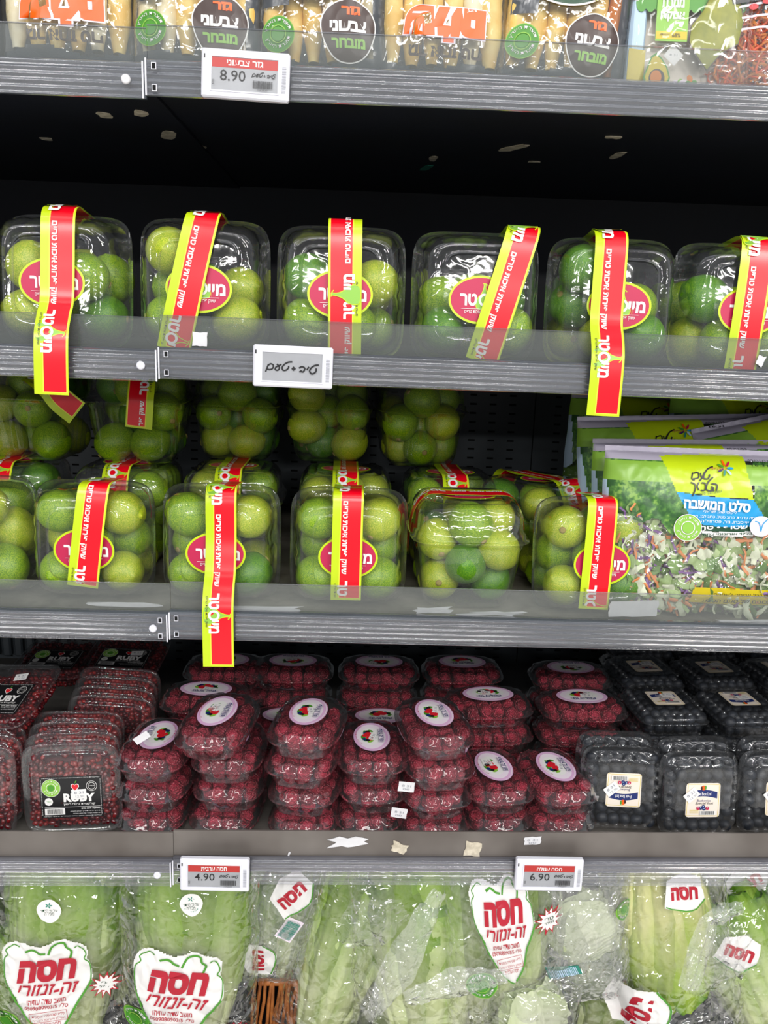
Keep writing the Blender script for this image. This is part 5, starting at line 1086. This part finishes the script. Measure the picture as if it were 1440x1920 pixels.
# ================================================================ STICKER SCRAPS AND TORN PAPER
def scrap(name, label, c, w, h, rot, seed, mat='paper_white', plane='v', torn=.25, n=12, marks=False):
    q = random.Random(seed); P = []
    for i in range(n):
        a = 2*math.pi*i/n; k = max(abs(math.cos(a)), abs(math.sin(a))); r_ = (1/k)*(1-torn*q.random()); P.append((r_*math.cos(a)*w/2, r_*math.sin(a)*h/2))
    mb = MB(); f = (lambda x, y, o: (x, -o, y)) if plane == 'v' else (lambda x, y, o: (x, y, -o))
    top = [f(x, y, .0006+.0008*q.random()*torn*2) for x, y in P]; bot = [f(x, y, 0) for x, y in P]
    mb.add(top+bot, [list(range(n)), list(range(2*n-1, n-1, -1))]+[[i, n+i, n+(i+1) % n, (i+1) % n] for i in range(n)], mat)
    if marks:
        a = Art(); a.text('8 31', 0, h*.12, w*.55, h*.22, 'print_grey'); a.text('00', 0, -h*.2, w*.4, h*.18, 'print_grey'); a.emit(mb, lambda x, y, o: f(x, y, o+.0012))
    o = mb.build(name, None, smooth=False, label=label, cat='paper scrap', loc=c, rot=(0, R(rot), 0) if plane == 'v' else (0, 0, R(rot))); return o
zu = ZB[0]+HR-.0202
for i, (px, py, w, h, rot, col, lb) in enumerate([(197, 215, .018, .03, 0, 'adhesive_beige', 'beige torn sticker under the topmost shelf, left of the mushroom-shaped one'), (264, 212, .018, .03, 10, 'adhesive_beige', 'mushroom-shaped torn sticker remnant under the topmost shelf'), (87, 260, .018, .016, 0, 'adhesive_beige', 'leftmost sticker remnant under the topmost shelf'),
        (316, 253, .018, .05, 15, 'adhesive_beige', 'square beige sticker under the topmost shelf, above second punnet'), (371, 273, .016, .035, -20, 'adhesive_beige', 'small torn sticker right of the square one, under the topmost shelf'), (812, 297, .012, .045, 0, 'adhesive_beige', 'narrow hanging sticker remnant above the fourth punnet'),
        (800, 314, .016, .05, 10, 'print_teal', 'dark teal sticker remnant above the fourth punnet'), (961, 277, .018, .055, 30, 'adhesive_beige', 'tilted beige sticker under the topmost shelf, between fourth and fifth punnets'), (1002, 303, .018, .012, 0, 'adhesive_beige', 'faint thin sticker trace right of the tilted one'),
        (1150, 257, .022, .014, 0, 'adhesive_beige', 'flat pale sticker sliver above the fifth punnet'), (1157, 291, .015, .05, 5, 'adhesive_beige', 'rectangular beige sticker above the fifth punnet, below the sliver')]):
    scrap('sticker_scrap', lb, atZ(px, py, zu-(.0033 if px < 340 else 0)), w, h, rot, i, col, 'h', .3 if i != 3 else .08)
F2 = YO[1]+.0105; F3 = YO[2]+.0135; F4 = YO[3]+.0095
for i, (px, py, Y, w, h, rot, col, tn, mk, lb) in enumerate([(375, 636, F2, .0165, .0155, 2, 'paper_white', .1, False, 'small white torn label stuck on the upper lime shelf riser'), (1425, 676, F2, .01, .014, 20, 'paper_white', .4, False, 'tiny white torn paper on the upper riser at right edge'),
        (1188, 1141, F3, .062, .021, -2, 'paper_white', .12, False, 'long white torn label behind the middle riser, below the salad-side punnet'), (812, 1144, F3, .05, .010, -2, 'paper_white', .5, False, 'torn paper strip behind the middle riser, left of the upright punnet'),
        (240, 1134, F3, .1, .007, -1, 'paper_white', .5, False, 'torn pale paper edge behind the middle riser at left'), (480, 1142, F3, .12, .008, -1, 'paper_white', .5, False, 'torn pale paper edge behind the middle riser, centre left'), (930, 1150, F3, .10, .007, -2, 'paper_white', .6, False, 'torn paper edge behind the middle riser, right of centre'), (1400, 1166, F3, .08, .007, -2, 'paper_white', .5, False, 'torn paper edge under the salad bags'),
        (652, 1578, F4, .056, .017, -2, 'paper_white', .5, False, 'large torn white paper on the brown lower riser'), (748, 1590, F4, .022, .016, 20, 'adhesive_beige', .35, False, 'crumpled beige scrap on the lower riser, right of the large torn one'), (887, 1592, F4, .022, .022, 8, 'adhesive_beige', .2, False, 'square beige sticker on the lower riser below the sixth stack'),
        (998, 1576, F4, .024, .012, -3, 'paper_white', .2, True, 'white price sticker on the lower riser below the seventh stack'), (541, 1603, F4, .003, .013, 20, 'paper_white', .4, False, 'thin white paper sliver on the lower riser'),
        (762, 1475, .052, .021, .014, 5, 'paper_white', .06, True, 'white price sticker sticking out between fourth and fifth stacks, upper one'), (748, 1524, .05, .021, .014, 8, 'paper_white', .06, True, 'white price sticker sticking out between fourth and fifth stacks, lower one'),
        (266, 1383, .075, .022, .010, -35, 'paper_white', .06, False, 'white sticker poking out left of the first raspberry stack')]):
    scrap('paper_scrap', lb, atY(px, py, Y), w, h, rot, 40+i, col, 'v', tn, 16, mk)
